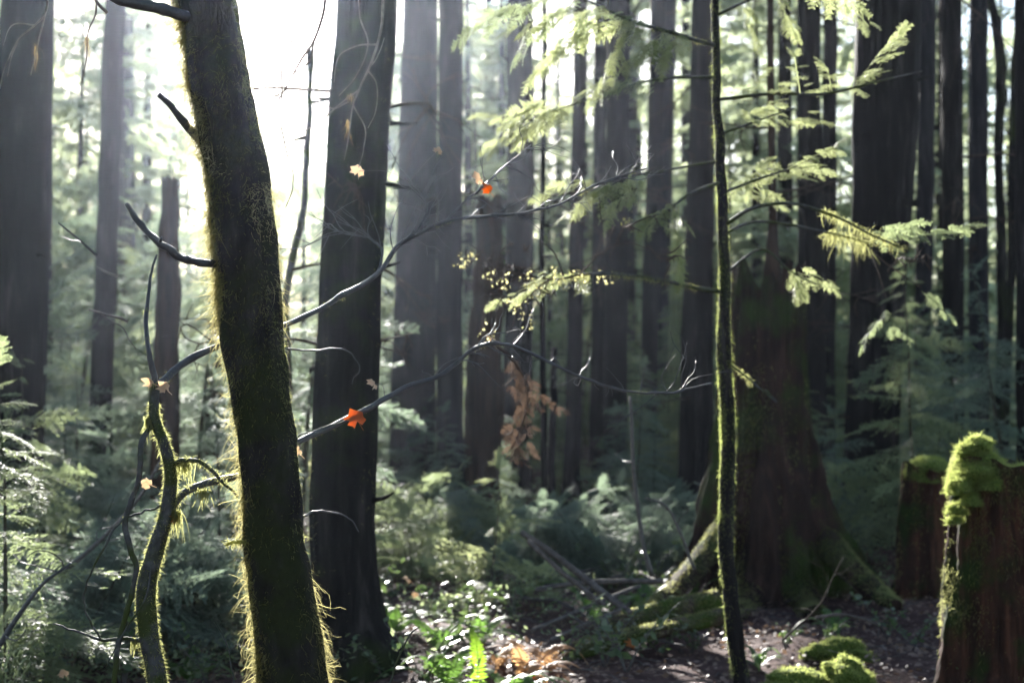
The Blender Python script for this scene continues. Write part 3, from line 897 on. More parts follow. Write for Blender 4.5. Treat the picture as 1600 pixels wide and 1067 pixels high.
def bough(parent, items, lib=FINE, mat='hemlock_lit'):
    """sprays of needles: (px, py, depth, ex, ey, length) start pixel -> direction pixel"""
    qs = []
    for x, y, d, ex, ey, L in items:
        a, b = P(x, y, d), P(ex, ey, d + rng.uniform(-0.35, 0.35))
        ax = unit(b - a)
        sd = unit(np.cross(ax, (0, 0, 1.0)))
        for k in range(10):
            t = 0.05 + 0.92 * k / 9
            sgn = 1 if k % 2 else -1
            o = a + ax * L * t + rng.normal(0, 0.012, 3) + np.array((0, 0, -0.12 * L * t * t))
            dr = ax * 0.8 + sd * sgn * (0.8 * (1 - t) + 0.1 + rng.normal(0, 0.2)) + np.array((0, 0, rng.normal(-0.22, 0.2)))
            qs.append(place_spray(lib[rng.integers(len(lib))], o, dr, L * rng.uniform(0.20, 0.52) * (1.1 - 0.35 * t), rng.normal(0.2, 0.45)))
        tq = np.stack([a + ax * L * u_ + np.array((0, 0, -0.12 * L * u_ * u_)) for u_ in np.linspace(0, 1, 6)])
        sw = sd * 0.0022
        qs.append(np.stack([tq[:-1] - sw, tq[:-1] + sw, tq[1:] + sw, tq[1:] - sw], 1).reshape(-1, 3))
    v = np.concatenate(qs)
    return part("needle_spray", [quads(v.reshape(-1, 4, 3))], M[mat], parent, smooth=False)


bough(boughs[0][0], [(1040, 48, 7.6, 980, 90, 0.42), (1000, 38, 7.5, 920, 40, 0.45), (950, 15, 7.4, 890, 60, 0.45), (940, 12, 7.4, 870, 20, 0.5), (985, 35, 7.5, 940, 110, 0.4), (1060, 55, 7.7, 1030, 95, 0.3)])
bough(boughs[1][0], [(1000, 130, 8.2, 930, 120, 0.45), (900, 160, 8.3, 820, 200, 0.42), (880, 168, 8.3, 800, 178, 0.45), (850, 178, 8.3, 780, 215, 0.4), (930, 152, 8.3, 850, 150, 0.4)])
bough(boughs[0][0], [(900, -8, 7.3, 830, 50, 0.45), (880, -10, 7.3, 780, 10, 0.5), (930, 8, 7.4, 850, 85, 0.4), (1010, 40, 7.5, 960, 20, 0.3)], mat='hemlock')
bough(boughs[1][0], [(830, 184, 8.3, 740, 170, 0.3), (820, 185, 8.3, 760, 215, 0.25)])
bough(boughs[8][0], [(990, 272, 8.0, 920, 300, 0.42), (960, 285, 8.0, 900, 285, 0.36), (1010, 272, 8.0, 960, 315, 0.35)])
bough(boughs[3][0], [(1050, 322, 7.6, 1000, 350, 0.34), (1060, 320, 7.6, 1060, 370, 0.34), (1020, 340, 7.5, 1080, 375, 0.28)])
bough(boughs[9][0], [(1150, 200, 8.0, 1200, 160, 0.34), (1190, 185, 8.0, 1250, 180, 0.34)])
bough(boughs[10][0], [(1140, 296, 7.9, 1200, 250, 0.42), (1200, 275, 7.9, 1290, 250, 0.42), (1230, 265, 7.85, 1280, 235, 0.3), (1150, 290, 7.9, 1215, 305, 0.35)])
bough(boughs[6][0], [(1330, 140, 7.7, 1390, 60, 0.42), (1300, 145, 7.7, 1290, 85, 0.3), (1360, 128, 7.65, 1410, 40, 0.36), (1250, 146, 7.7, 1240, 70, 0.3), (1180, 148, 7.8, 1195, 100, 0.25)])
bough(boughs[7][0], [(1210, -12, 7.7, 1250, 60, 0.3), (1160, 6, 7.8, 1185, 60, 0.25), (1290, -30, 7.6, 1370, 40, 0.4)])
bough(boughs[11][0], [(1245, 425, 7.7, 1300, 440, 0.26), (1235, 422, 7.7, 1265, 465, 0.26)])
bough(boughs[4][0], [(1370, 362, 7.6, 1450, 332, 0.36), (1410, 372, 7.5, 1500, 345, 0.34)], mat='hemlock')
bough(boughs[2][0], [(900, 430, 7.5, 840, 420, 0.30), (860, 434, 7.5, 800, 455, 0.28)])
for lx_, ly_ in ((1385, 470), (1440, 455)):
    part("twig", [tube(path([(1352, 380, 8.3), ((1352 + lx_) / 2 + 6, 425, 8.3), (lx_, ly_, 8.3)]), (0.005, 0.004, 0.002), 5, 14, wob=0.006)] + dead_branch(P(1370, 410, 8.3), rng.uniform(0, 6), 0.3, 0.0, n=6)[1:], M['dead_twig'], boughs[5][0])
bough(boughs[5][0], [(1385, 490, 8.3, 1350, 525, 0.22), (1390, 510, 8.3, 1430, 530, 0.2), (1440, 455, 8.3, 1490, 490, 0.24)], mat='hemlock')


def limb_moss(parent, q, r0, count, ln=(0.02, 0.06), al=(0.3, 0.95)):
    rr = np.linspace(r0, 1.4, len(q)) * 7.8 / FPX
    ps, ns = surf_samples(q, rr, count, along=al)
    part("moss", [strands(ps, ns, ln, (0.002, 0.005), 0.85, 0.5, seg=4, curl=0.8, fuzz=0.6)], M['moss'], parent)


limb_moss(boughs[4][0], boughs[4][1], 4, 520, (0.012, 0.075), (0.55, 1.0))
limb_moss(boughs[2][0], boughs[2][1], 4, 420, (0.01, 0.035), (0.15, 0.6))
limb_moss(boughs[2][0], boughs[2][1], 4, 260, (0.02, 0.05), (0.7, 1.0))
limb_moss(boughs[0][0], boughs[0][1], 4, 160, (0.01, 0.04), (0.1, 0.6))
limb_moss(boughs[12][0], boughs[12][1], 3, 160, (0.01, 0.05), (0.0, 0.5))
limb_moss(boughs[5][0], boughs[5][1], 3, 260, (0.05, 0.16), (0.75, 1.0))

# ------------------------------------------------------------------ stumps


def stump(label, d, prof, mat, jag=0.05, seg=64, name="mossy_stump", roots=0.0, nroot=5, cap=None, cat="stump", furrow=0.14):
    """prof: (centre px, py, half width px) from the base upward"""
    w = [P(x, y, d) for x, y, _ in prof]
    rad = [h * d / FPX for *_, h in prof]
    w = [w[0] - np.array((0, 0, 0.2))] + w
    rad = [rad[0] * 1.12] + rad
    base = np.array((w[0][0], d, 0.0))
    root = thing(name, base, label, cat)
    n = 90
    v, f = tube(w, rad, seg, n, furrow=furrow, rough=0.02, cap=False, cells=3)
    # buttress roots swell toward the ground
    p, ra = resample(w, rad, n)
    th = np.linspace(0, 2 * np.pi, seg, endpoint=False)
    h = np.clip(1 - (p[:, 2] / max(p[:, 2])), 0, 1)
    ph = rng.random() * 6
    mult = 1 + roots * (h ** 2)[:, None] * np.clip(np.cos(nroot * th + ph), -0.4, 1)[None, :]
    V = v.reshape(n, seg, 3)
    V[:] = p[:, None, :] + (V - p[:, None, :]) * mult[..., None]
    j = rng.uniform(-1, 1, seg)
    j = (j + np.roll(j, 1) * 0.7 + np.roll(j, 2) * 0.5) / 2 * jag
    j = (j + np.roll(j, 1) + np.roll(j, 2)) / 2
    j += jag * 0.7 * gridnoise(seg, 1, 7, 1, rng)[:, 0]
    V[-1, :, 2] += j
    V[-2, :, 2] += j * 0.6
    V[-3, :, 2] += j * 0.3
    # hollow ragged top: rim falls inward
    ring = V[-1]
    c = ring.mean(0)
    inner = [c + (ring - c) * k - np.array((0, 0, dz)) for k, dz in ((0.75, 0.02 if cap else 0.06), (0.4, 0.03 if cap else 0.16), (0.05, 0.03 if cap else 0.2))]
    V2 = np.concatenate([V.reshape(-1, 3)] + inner)
    fs = [f]
    for q in range(3):
        a = (n - 1 + q) * seg
        jx = np.arange(seg)
        fs.append(np.stack([a + jx, a + (jx + 1) % seg, a + seg + (jx + 1) % seg, a + seg + jx], -1))
    part("wood", [(V2, np.concatenate(fs))], M[mat], root)
    return root, p, ra, w, rad


def mound_parts(c, rx, ry, rz, r=None, seg=40, rings=16, lump=0.16, flat=0.0):
    """lumpy dome; returns (verts, faces) and surface samples"""
    r = r or rng
    g = gridnoise(seg, rings, 7, 4, r) * lump + gridnoise(seg, rings, 13, 8, r) * lump * 0.5
    ph = np.linspace(0, np.pi / 2 * 1.15, rings)
    th = np.linspace(0, 2 * np.pi, seg, endpoint=False)
    g = g * np.sin(np.clip(ph, 0, np.pi / 2))[None, :]
    k = (1 + g)
    x = np.sin(ph)[None, :] * np.cos(th)[:, None] * k * rx
    y = np.sin(ph)[None, :] * np.sin(th)[:, None] * k * ry
    z = np.cos(ph)[None, :] * k * rz
    v = np.stack([x, y, z], -1) + c
    ii, jj = np.meshgrid(np.arange(seg), np.arange(rings - 1), indexing='ij')
    f = np.stack([ii * rings + jj, ((ii + 1) % seg) * rings + jj, ((ii + 1) % seg) * rings + jj + 1, ii * rings + jj + 1], -1).reshape(-1, 4)
    return (v.reshape(-1, 3), f[:, ::-1]), v


def mound_samples(v, c, count, r=None):
    r = r or rng
    seg, rings, _ = v.shape
    a = r.uniform(0, seg, count)
    b = np.sqrt(r.random(count)) * (rings - 1.01)
    i, j = a.astype(int), b.astype(int)
    fa, fb = (a - i)[:, None], (b - j)[:, None]
    p = v[i, j] * (1 - fa) * (1 - fb) + v[(i + 1) % seg, j] * fa * (1 - fb) + v[i, j + 1] * (1 - fa) * fb + v[(i + 1) % seg, j + 1] * fa * fb
    n = unit((p - c) + np.array((0, 0, 0.02)))
    return p, n


# nearest stump, right edge
st, p_, ra_, w_, rd_ = stump("tallest mossy stump at the right edge, reddish rotten wood under bright moss", 7.9, [(1566, 1064, 98), (1562, 990, 88), (1562, 900, 82), (1562, 800, 77), (1563, 745, 76), (1566, 722, 74)], 'stump', 0.02, roots=0.03, cap=True)
cm, cv = mound_parts(P(1527, 742, 7.85), 0.148, 0.2, 0.125, lump=0.3)
cm3, cv3 = mound_parts(P(1503, 768, 7.74), 0.07, 0.09, 0.075, lump=0.3)
cm4, cv4 = mound_parts(P(1548, 760, 7.70), 0.06, 0.06, 0.07, lump=0.3)
cm2, cv2 = mound_parts(P(1612, 742, 7.95), 0.13, 0.2, 0.06, lump=0.35)
extra = [(1494, 800, 7.70, 0.045), (1492, 816, 7.70, 0.035), (1516, 786, 7.68, 0.05), (1566, 742, 7.72, 0.06), (1530, 700, 7.8, 0.07), (1512, 708, 7.8, 0.06)]
exm = []
exa, exn = [], []
for ex_, ey_, ed_, er_ in extra:
    pm_, pv_ = mound_parts(P(ex_, ey_, ed_), er_, er_, er_ * 0.9, lump=0.35)
    exm.append(pm_)
    qa_, qn_ = mound_samples(pv_, P(ex_, ey_ + 8, ed_), int(er_ * 26000))
    exa.append(qa_)
    exn.append(qn_)
capo = part("moss_cap", [cm, cm3, cm4] + exm, M['moss_mat'], st)
a1, n1 = mound_samples(cv, P(1527, 745, 7.85), 11000)
a2, n2 = mound_samples(cv2, P(1606, 748, 7.95), 4500)
part("moss_cap", [cm2], M['moss_mat'], st)
a3, n3 = mound_samples(cv3, P(1503, 780, 7.74), 2400)
a4, n4 = mound_samples(cv4, P(1548, 772, 7.70), 1500)
part("moss_fringe", [strands(np.concatenate([a1, a2, a3, a4] + exa), np.concatenate([n1, n2, n3, n4] + exn), (0.012, 0.04), (0.002, 0.0045), 0.4, 1.0, curl=0.8)], M['moss_bright'], capo)
ps, ns = surf_samples(w_, rd_, 14000, weight=lambda s, n, p: np.clip(np.where(n[:, 0] < -0.55, 0.9, 0.4) * np.clip((p[:, 2] - 0.1) / 1.0, 0.05, 1) * np.clip(patch[((n[:, 0] + 1) * 60).astype(int) + 40, np.clip(p[:, 2] * 90, 0, 319).astype(int)] * 2.6 - 0.8, 0.02, 1), 0, 1), along=(0.15, 1))
part("moss", [strands(ps + ns * 0.012, ns, (0.012, 0.038), (0.002, 0.0045), 0.8, 0.6, curl=0.8)], M['moss'], st)

st2, p_, ra_, w_, rd_ = stump("second mossy stump with a rounded moss cap, farther back and left of the tallest one", 11.5, [(1452, 932, 56), (1450, 880, 47), (1450, 800, 42), (1450, 748, 40), (1451, 728, 38)], 'stump', 0.04, roots=0.15, cap=True)
cm, cv = mound_parts(P(1450, 744, 11.5), 0.205, 0.21, 0.155, lump=0.16)
capo = part("moss_cap", [cm], M['moss_mat'], st2)
a1, n1 = mound_samples(cv, P(1450, 750, 11.5), 8000)
part("moss_fringe", [strands(a1, n1, (0.015, 0.04), (0.003, 0.006), 0.4, 1.0, curl=0.8)], M['moss_bright'], capo)
ps, ns = surf_samples(w_, rd_, 2200, weight=lambda s, n, p: np.clip(np.where(n[:, 0] < -0.4, 0.35, 0.12), 0, 1), along=(0.15, 1))
part("moss", [strands(ps, ns, (0.015, 0.04), (0.004, 0.008), 0.75, 0.8)], M['moss'], st2)

# giant old stump
gs, p_, ra_, w_, rd_ = stump("giant dark stump with flared mossy roots and a dead pole on top, behind the sapling", 12.0, [(1205, 912, 112), (1202, 870, 99), (1199, 830, 90), (1197, 790, 83), (1196, 720, 71), (1197, 640, 64), (1199, 540, 57), (1200, 440, 52)], 'old_stump', 0.2, seg=110, furrow=0.2, name="giant_stump", roots=0.28, nroot=5)
sk = [P(x, y, 12.0) for x, y in ((1208, 470), (1207, 420), (1206, 392), (1207, 350), (1206, 250), (1204, 120), (1203, -30), (1202, -200))]
part("dead_pole", [tube(sk, np.array([16, 13, 10, 7, 6.2, 5.5, 5, 4]) * 12.0 / FPX, 16, 60, furrow=0.12, rough=0.08)], M['snag'], gs)
for seq, r0, r1 in (([(1150, 800), (1100, 872), (1058, 920), (1020, 950), (985, 968)], 22, 9), ([(1285, 840), (1330, 890), (1372, 925), (1400, 945)], 26, 8), ([(1180, 900), (1165, 950), (1150, 985), (1120, 1005)], 30, 12), ([(1240, 900), (1262, 955), (1275, 985)], 30, 14)):
    q = []
    for i, (x, y) in enumerate(seq):
        q.append(P(x, y, 11.8 - 0.62 * i))
    for pnt in q[2:]:
        pnt[2] = max(pnt[2], 0.0)
    rt = part("root", [tube(q, np.linspace(r0, r1, len(q)) * 11 / FPX, 18, 40, furrow=0.12, rough=0.08)], M['old_stump'], gs)
    ps, ns = surf_samples(q, np.linspace(r0, r1, len(q)) * 11 / FPX, 3200, weight=lambda s, n, p: np.clip(n[:, 2] + 0.3, 0, 1))
    part("moss", [strands(ps, ns, (0.015, 0.04), (0.004, 0.008), 0.5, 0.9)], M['moss'], rt)
ps, ns = surf_samples(w_, rd_, 9000, weight=lambda s, n, p: np.where(n[:, 0] < -0.1, 1.0, 0.25) * np.clip(2.0 - p[:, 2], 0.04, 1), along=(0.05, 0.95))
part("moss", [strands(ps + ns * 0.01, ns, (0.02, 0.05), (0.004, 0.008), 0.7, 0.8)], M['moss'], gs)
for hx, hy, az in ((1208, 300, 0.3), (1207, 200, 2.8), (1250, 440, 0.2)):
    part("dead_branch", dead_branch(P(hx, hy, 12.0), az, 0.7, 0.02), M['dead_twig'], gs)

# ------------------------------------------------------------------ moss mounds, logs, poles


def mound(label, px, py, d, rx, ry, rz, n, name="moss_mound"):
    c = P(px, py, d)
    c[2] = 0.0
    root = thing(name, (c[0], c[1], 0), label, "moss mound")
    lumps, aa, nn_ = [], [], []
    for k in range(6):
        f = 1.0 if k == 0 else rng.uniform(0.3, 0.62)
        ang = rng.uniform(0, 6.28)
        cc = c + (0 if k == 0 else 1) * np.array((math.cos(ang) * rx * 0.85, math.sin(ang) * ry * 0.85, -0.01))
        m_, v_ = mound_parts(cc, rx * f, ry * f, rz * f * (1 if k == 0 else 1.1), lump=0.34)
        lumps.append(m_)
        a_, n_ = mound_samples(v_, cc - np.array((0, 0, 0.05)), int(n * (1.1 if k == 0 else 0.45)))
        aa.append(a_)
        nn_.append(n_)
    part("cushion", lumps, M['moss_mat'], root)
    part("moss", [strands(np.concatenate(aa), np.concatenate(nn_), (0.010, 0.034), (0.002, 0.0045), 0.45, 0.9, curl=0.9)], M['moss_bright'], root)


mound("bright rounded moss mound lying on the soil left of the tallest stump", 1322, 1062, 8.0, 0.13, 0.14, 0.15, 3600)
mound("low flat moss mound beside the bright rounded one, at the bottom edge", 1240, 1066, 8.0, 0.17, 0.15, 0.085, 2400)
mound("long low mossy hump behind the bright rounded moss mound", 1312, 1005, 8.9, 0.20, 0.11, 0.10, 2600)
mound("small moss cushion in the lower left corner of the photo", 50, 1078, 7.5, 0.2, 0.15, 0.1, 1200)


def fallen(label, seq, r0, r1, mat, moss=0, name="fallen_log", cat="log"):
    q = path(seq)
    dm = np.mean([s[2] for s in seq])
    rr = np.linspace(r0, r1, len(q)) * dm / FPX
    mid = np.array(q).mean(0)
    root = thing(name, (mid[0], mid[1], max(0, mid[2] - rr.mean())), label, cat)
    part("wood", [tube(q, rr, 18, 50, furrow=0.1, rough=0.08)], M[mat], root)
    if moss:
        ps, ns = surf_samples(q, rr, moss, weight=lambda s, n, p: np.clip(n[:, 2] + 0.35, 0, 1))
        part("moss", [strands(ps, ns, (0.012, 0.035), (0.003, 0.007), 0.5, 0.9)], M['moss'], root)


fallen("lower mossy log lying on the bare soil in front of the giant stump", [(895, 1018, 8.6), (960, 1000, 8.8), (1040, 982, 9.0), (1135, 960, 9.2)], 14, 13, 'log', 1500)
fallen("upper mossy log lying against the left roots of the giant stump", [(930, 995, 9.0), (990, 970, 9.2), (1060, 950, 9.3), (1120, 940, 9.4)], 16, 18, 'log', 1800)
fallen("thin mossy stick leaning on the two mossy logs", [(960, 1002, 8.7), (1010, 985, 8.7), (1060, 975, 8.75)], 6, 4, 'log', 300)
fallen("longer dark bare pole of the crossed pair leaning down in the middle", [(815, 832, 9.6), (860, 862, 9.5), (920, 908, 9.3), (985, 958, 9.1)], 5, 5.5, 'pole', name="fallen_pole", cat="pole")
fallen("shorter dark bare pole of the crossed pair leaning down in the middle", [(825, 845, 9.2), (880, 895, 9.1), (945, 946, 9.0)], 4, 4, 'pole', name="fallen_pole", cat="pole")
fallen("grey level stick lying behind the crossed pair of poles", [(835, 922, 10.0), (900, 911, 10.0), (970, 908, 10.0), (1036, 908, 10.0)], 4.5, 4, 'pole', name="fallen_pole", cat="pole")
fallen("pale slanting stick lying low left of the mossy logs", [(830, 985, 9.0), (890, 960, 9.2), (960, 930, 9.6), (1000, 915, 9.8)], 3.5, 3, 'pole', name="fallen_pole", cat="pole")
fallen("pale broken stick on the litter under the crossed poles", [(860, 1000, 8.7), (920, 972, 8.9), (975, 950, 9.1)], 3, 2.5, 'pole', name="fallen_pole", cat="pole")


for k in range(16):
    x0_, y0_ = rng.uniform(790, 1060), rng.uniform(895, 985)
    d0_ = 1.6 * FPX / (y0_ + 25 - 620)
    an_ = rng.choice([-0.5, 0.45, 0.2, -0.25]) + rng.normal(0, 0.15)
    ln_ = rng.uniform(60, 170)
    x1_, y1_ = x0_ + ln_ * math.cos(an_), y0_ - ln_ * math.sin(an_)
    d1_ = min(1.6 * FPX / (max(y1_, 850) + 25 - 620), d0_ + 1.2)
    q = path([(x0_, y0_, d0_), ((x0_ + x1_) / 2 + rng.normal(0, 6), (y0_ + y1_) / 2 + rng.normal(0, 5), (d0_ + d1_) / 2), (x1_, y1_, d1_)])
    fb = thing("fallen_branch", q[0], "bare grey dead branch in the tangle of fallen sticks left of the mossy logs", "branch", "dead branches tangled on the ground")
    part("wood", [tube(q, np.linspace(rng.uniform(2, 4), 1.2, 3) * d0_ / FPX, 8, 24, rough=0.12, wob=0.006)], M['pole'], fb)
    for _ in range(3):
        pc_, _r = resample(q, (1, 1, 1), 20)
        i_ = rng.integers(4, 18)
        e_ = unit((pc_[i_ + 1] - pc_[i_]) * 20 + rng.normal(0, 0.6, 3) + np.array((0, 0, 0.3)))
        part("twig", [tube([pc_[i_], pc_[i_] + e_ * 0.12 + rng.normal(0, 0.01, 3), pc_[i_] + e_ * 0.24 + rng.normal(0, 0.02, 3)], (0.004, 0.003, 0.0015), 5, 9)], M['pole'], fb)


def stem(label, seq, r0, r1, mat='twig', name="bare_sapling", cat="stem", twigs=0, tl=0.3, base=None):
    q = path(seq)
    dm = np.mean([s[2] for s in seq])
    rr = np.linspace(r0, r1, len(q)) * dm / FPX
    root = thing(name, q[0], label, cat)
    sub = [tube(q, rr, 8, len(q) * 6, rough=0.06, wob=0.002)]
    pc, _ = resample(q, rr, 50)
    part("main_stem", sub, M[mat], root)
    for _ in range(twigs):
        i = rng.integers(10, 49)
        e = unit(rng.normal(0, 0.6, 3) + (pc[i] - pc[i - 1]) * 30)
        tw = [pc[i]]
        for _s in range(4):
            e = unit(e + rng.normal(0, 0.3, 3))
            tw.append(tw[-1] + e * tl * rng.uniform(0.5, 1.1) / 4)
        part("twig", [tube(tw, np.linspace(0.6, 0.25, 5) * r1 * dm / FPX + 0.0006, 5, 10)], M[mat], root)
    return root


stem("thin bowed bare stem curving down left of the giant stump", [(1018, 900, 9.5), (1005, 850, 9.5), (993, 760, 9.5), (988, 690, 9.5), (985, 620, 9.5)], 4, 2.5, 'twig', twigs=3)
stem("thin arching stem bending over just left of the giant stump's roots", [(1085, 890, 9.0), (1062, 830, 9.0), (1040, 790, 9.0), (1010, 778, 9.0)], 2.5, 1.5, 'twig', twigs=2)
stem("pale grey leaning stem in the lower left corner", [(-15, 1030, 6.5), (20, 975, 6.5), (48, 935, 6.5), (75, 905, 6.5), (110, 880, 6.5)], 5, 2, 'smooth', twigs=3)
stem("dim slanting stem behind the shrubs at lower left", [(90, 900, 8.0), (150, 850, 8.0), (215, 780, 8.0), (262, 700, 8.0)], 4, 2, 'twig', twigs=3)
stem("bright sunlit dead twig slanting in the left shrubs above the others", [(152, 400, 6.0), (120, 372, 6.0), (92, 348, 6.0)], 2.2, 1.2, 'twig', name="dead_twig", cat="twig", twigs=1)
stem("short bright dead twig just below the slanting sunlit one on the left", [(182, 432, 6.0), (168, 427, 6.0), (152, 418, 6.0)], 2.4, 1.6, 'twig', name="dead_twig", cat="twig")
stem("nearly level bright dead twig, lowest of the sunlit ones on the left", [(200, 502, 6.0), (170, 493, 6.0), (140, 483, 6.0)], 2.4, 1.4, 'twig', name="dead_twig", cat="twig", twigs=1)
stem("leaning grey twig with a few side twigs beside the giant stump's right root", [(1222, 1000, 8.6), (1280, 945, 8.6), (1300, 905, 8.6), (1318, 870, 8.6)], 1.7, 0.8, 'dead_twig', name="dead_twig", cat="twig", twigs=5, tl=0.22)
stem("arched pale fallen twig behind the moss mounds on the right", [(1275, 965, 8.8), (1310, 960, 8.8), (1345, 965, 8.8), (1372, 975, 8.8)], 3, 2, 'pole', name="dead_twig", cat="twig")
stem("thin upright green twig at the foot of the thick black trunk", [(605, 1075, 5.2), (622, 1030, 5.2), (642, 990, 5.2), (655, 978, 5.2)], 1.8, 0.8, 'smooth_moss', name="green_twig", cat="twig")
stem("thin green wisp curving up at the bottom left of the leaning trunk", [(366, 1075, 4.6), (360, 1030, 4.6), (350, 995, 4.6), (336, 972, 4.6)], 1.4, 0.6, 'smooth_moss', name="green_twig", cat="twig")


# drooping bare twigs that hang into the picture from above
def hanging(label, seqs, tuftspec=None, name="hanging_bough"):
    q0 = path(seqs[0][0])
    root = thing(name, q0[0], label, "bough")
    for seq, r0, r1 in seqs:
        q = path(seq)
        dm = seq[0][2]
        part("twig", [tube(q, np.linspace(r0 * 1.25, r1 * 1.25, len(q)) * dm / FPX, 6, len(q) * 6, wob=0.001)], M['pale_twig'], root)
    for t in tuftspec or ():
        part("lichen", [tuft(*t)], M['lichen'], root)


D5 = 5.0
hanging("fan of bare drooping twigs with a lichen tuft in front of the thick black trunk", [
    ([(598, -40, D5), (597, 30, D5), (590, 70, D5), (575, 110, D5), (562, 140, D5), (552, 165, D5), (545, 215, D5), (538, 250, D5)], 2.2, 0.8),
    ([(590, 70, D5), (560, 72, D5), (530, 88, D5), (522, 130, D5)], 1.4, 0.7), ([(560, -20, D5), (563, 30, D5), (575, 70, D5), (556, 120, D5), (530, 150, D5)], 1.5, 0.7),
    ([(575, 110, D5), (588, 130, D5), (588, 170, D5), (575, 200, D5)], 1.3, 0.6), ([(562, 140, D5), (535, 160, D5), (500, 190, D5), (440, 225, D5)], 1.4, 0.6),
    ([(552, 165, D5), (570, 200, D5), (568, 235, D5), (560, 262, D5)], 1.2, 0.6), ([(562, 140, D5), (578, 105, D5), (590, 90, D5), (600, 60, D5)], 1.2, 0.6), ([(545, 160, D5), (520, 170, D5), (500, 155, D5)], 1.1, 0.6)],
    [(548, 150, D5, 0.007, 0.055, 26, (0.001, 0.0022)), (543, 190, D5, 0.004, 0.09, 22, (0.001, 0.0022))])
hanging("drooping bare twigs with lichen hanging at the top left corner", [
    ([(75, -40, D5), (72, 20, D5), (55, 40, D5), (30, 60, D5), (10, 100, D5), (0, 140, D5)], 1.8, 0.8), ([(72, 20, D5), (62, 60, D5), (52, 100, D5), (48, 118, D5)], 1.5, 0.8),
    ([(30, 60, D5), (20, 85, D5), (12, 120, D5)], 1.2, 0.6), ([(55, 40, D5), (20, 40, D5), (5, 72, D5)], 1.2, 0.6), ([(148, -30, D5), (150, 20, D5), (138, 50, D5), (135, 90, D5), (128, 130, D5)], 1.5, 0.6),
    ([(140, -20, D5), (152, 5, D5), (167, 20, D5)], 2.5, 2.0)], [(56, 75, D5, 0.005, 0.08, 22, (0.001, 0.0022)), (136, 60, D5, 0.004, 0.09, 20, (0.001, 0.0022))])
hanging("long thin hanging twigs in the sun glare between the leaning and the black trunk", [
    ([(510, -40, 5.4), (505, 20, 5.4), (490, 65, 5.4), (470, 95, 5.4), (450, 130, 5.4), (420, 185, 5.4)], 2.2, 0.8), ([(490, 65, 5.4), (484, 95, 5.4), (460, 115, 5.4)], 1.6, 0.8),
    ([(440, 200, 5.4), (448, 240, 5.4), (458, 270, 5.4), (456, 300, 5.4), (446, 325, 5.4)], 1.2, 0.7), ([(440, 110, 5.4), (441, 160, 5.4), (440, 200, 5.4)], 1.2, 0.9)])

# thin bare boughs with yellow leaf tufts in the middle
D7 = 7.2
yb = thing("bare_bough", P(900, 430, D7), "tangle of thin brown boughs with pale yellow leaf tufts left of the sapling", "bough")
for seq in ([(905, 430), (860, 436), (815, 428), (770, 415), (720, 402)], [(860, 436), (835, 455), (815, 475), (800, 510)], [(815, 428), (790, 445), (760, 455), (735, 470)], [(905, 430), (930, 400), (940, 360), (936, 310)], [(880, 433), (870, 400), (850, 380), (830, 372)], [(770, 415), (750, 395), (735, 380)], [(930, 400), (960, 385), (985, 380), (1010, 388)]):
    q = path([(x, y, D7 + 0.002 * (900 - x)) for x, y in seq])
    part("twig", [tube(q, np.linspace(1.7, 0.8, len(q)) * D7 / FPX, 5, len(q) * 6, wob=0.003)] + dead_branch(q[-2], rng.uniform(0, 6), 0.25, 0.0, n=5)[1:], M['dead_twig'], yb)
lv = []
for x, y in ((722, 405), (733, 398), (765, 428), (790, 436), (828, 430), (812, 480), (800, 470), (825, 500), (868, 432), (905, 425), (940, 430), (985, 340), (880, 440), (760, 520), (845, 450)):
    for k in range(16):
        o = P(x + rng.normal(0, 7), y + rng.normal(3, 7), D7 + rng.normal(0, 0.03))
        a_ = unit(rng.normal(0, 1, 3) + np.array((0, 0, -0.5)))
        b_ = unit(np.cross(a_, rng.normal(0, 1, 3)))
        l_ = rng.uniform(0.009, 0.024)
        lv.append(np.stack([o, o + a_ * l_ * 0.5 + b_ * l_ * 0.27, o + a_ * l_, o + a_ * l_ * 0.5 - b_ * l_ * 0.27]))
part("foliage", [quads(np.array(lv))], M['yellow_leaf'], yb, smooth=False)

# brown dead bough hanging in the middle
q = path([(776, 540, 6.6), (800, 560, 6.6), (818, 590, 6.6), (822, 640, 6.6), (800, 700, 6.6)])
dead = thing("dead_bough", q[0], "drooping dead bough with rusty brown needles hanging in the middle", "bough")
part("stem", [tube(q, np.linspace(3, 1.2, 5) * 6.6 / FPX, 6, 20)], M['dead_twig'], dead)
pc, _ = resample(q, np.ones(5), 20)
sq = []
for i in range(3, 20):
    for _ in range(1):
        cur = pc[i] + rng.normal(0, 0.02, 3)
        L_ = rng.uniform(0.04, 0.26) * (1.2 if i < 14 else 0.6)
        e_ = unit(np.array((rng.normal(0, 0.45), rng.normal(0, 0.45), -1)))
        for k in range(max(2, int(L_ / 0.035))):
            for sg in (-1, 1):
                sq.append(place_spray(FINE[rng.integers(6)], cur, e_ + np.array((sg * 0.6, rng.normal(0, 0.4), 0)), rng.uniform(0.03, 0.065), rng.uniform(0, 3)))
            cur = cur + e_ * 0.035 + rng.normal(0, 0.004, 3)
            e_ = unit(e_ + rng.normal(0, 0.15, 3))
part("brown_foliage", [quads(np.concatenate(sq).reshape(-1, 4, 3))], M['brown_needles'], dead, smooth=False)

# ------------------------------------------------------------------ young hemlocks


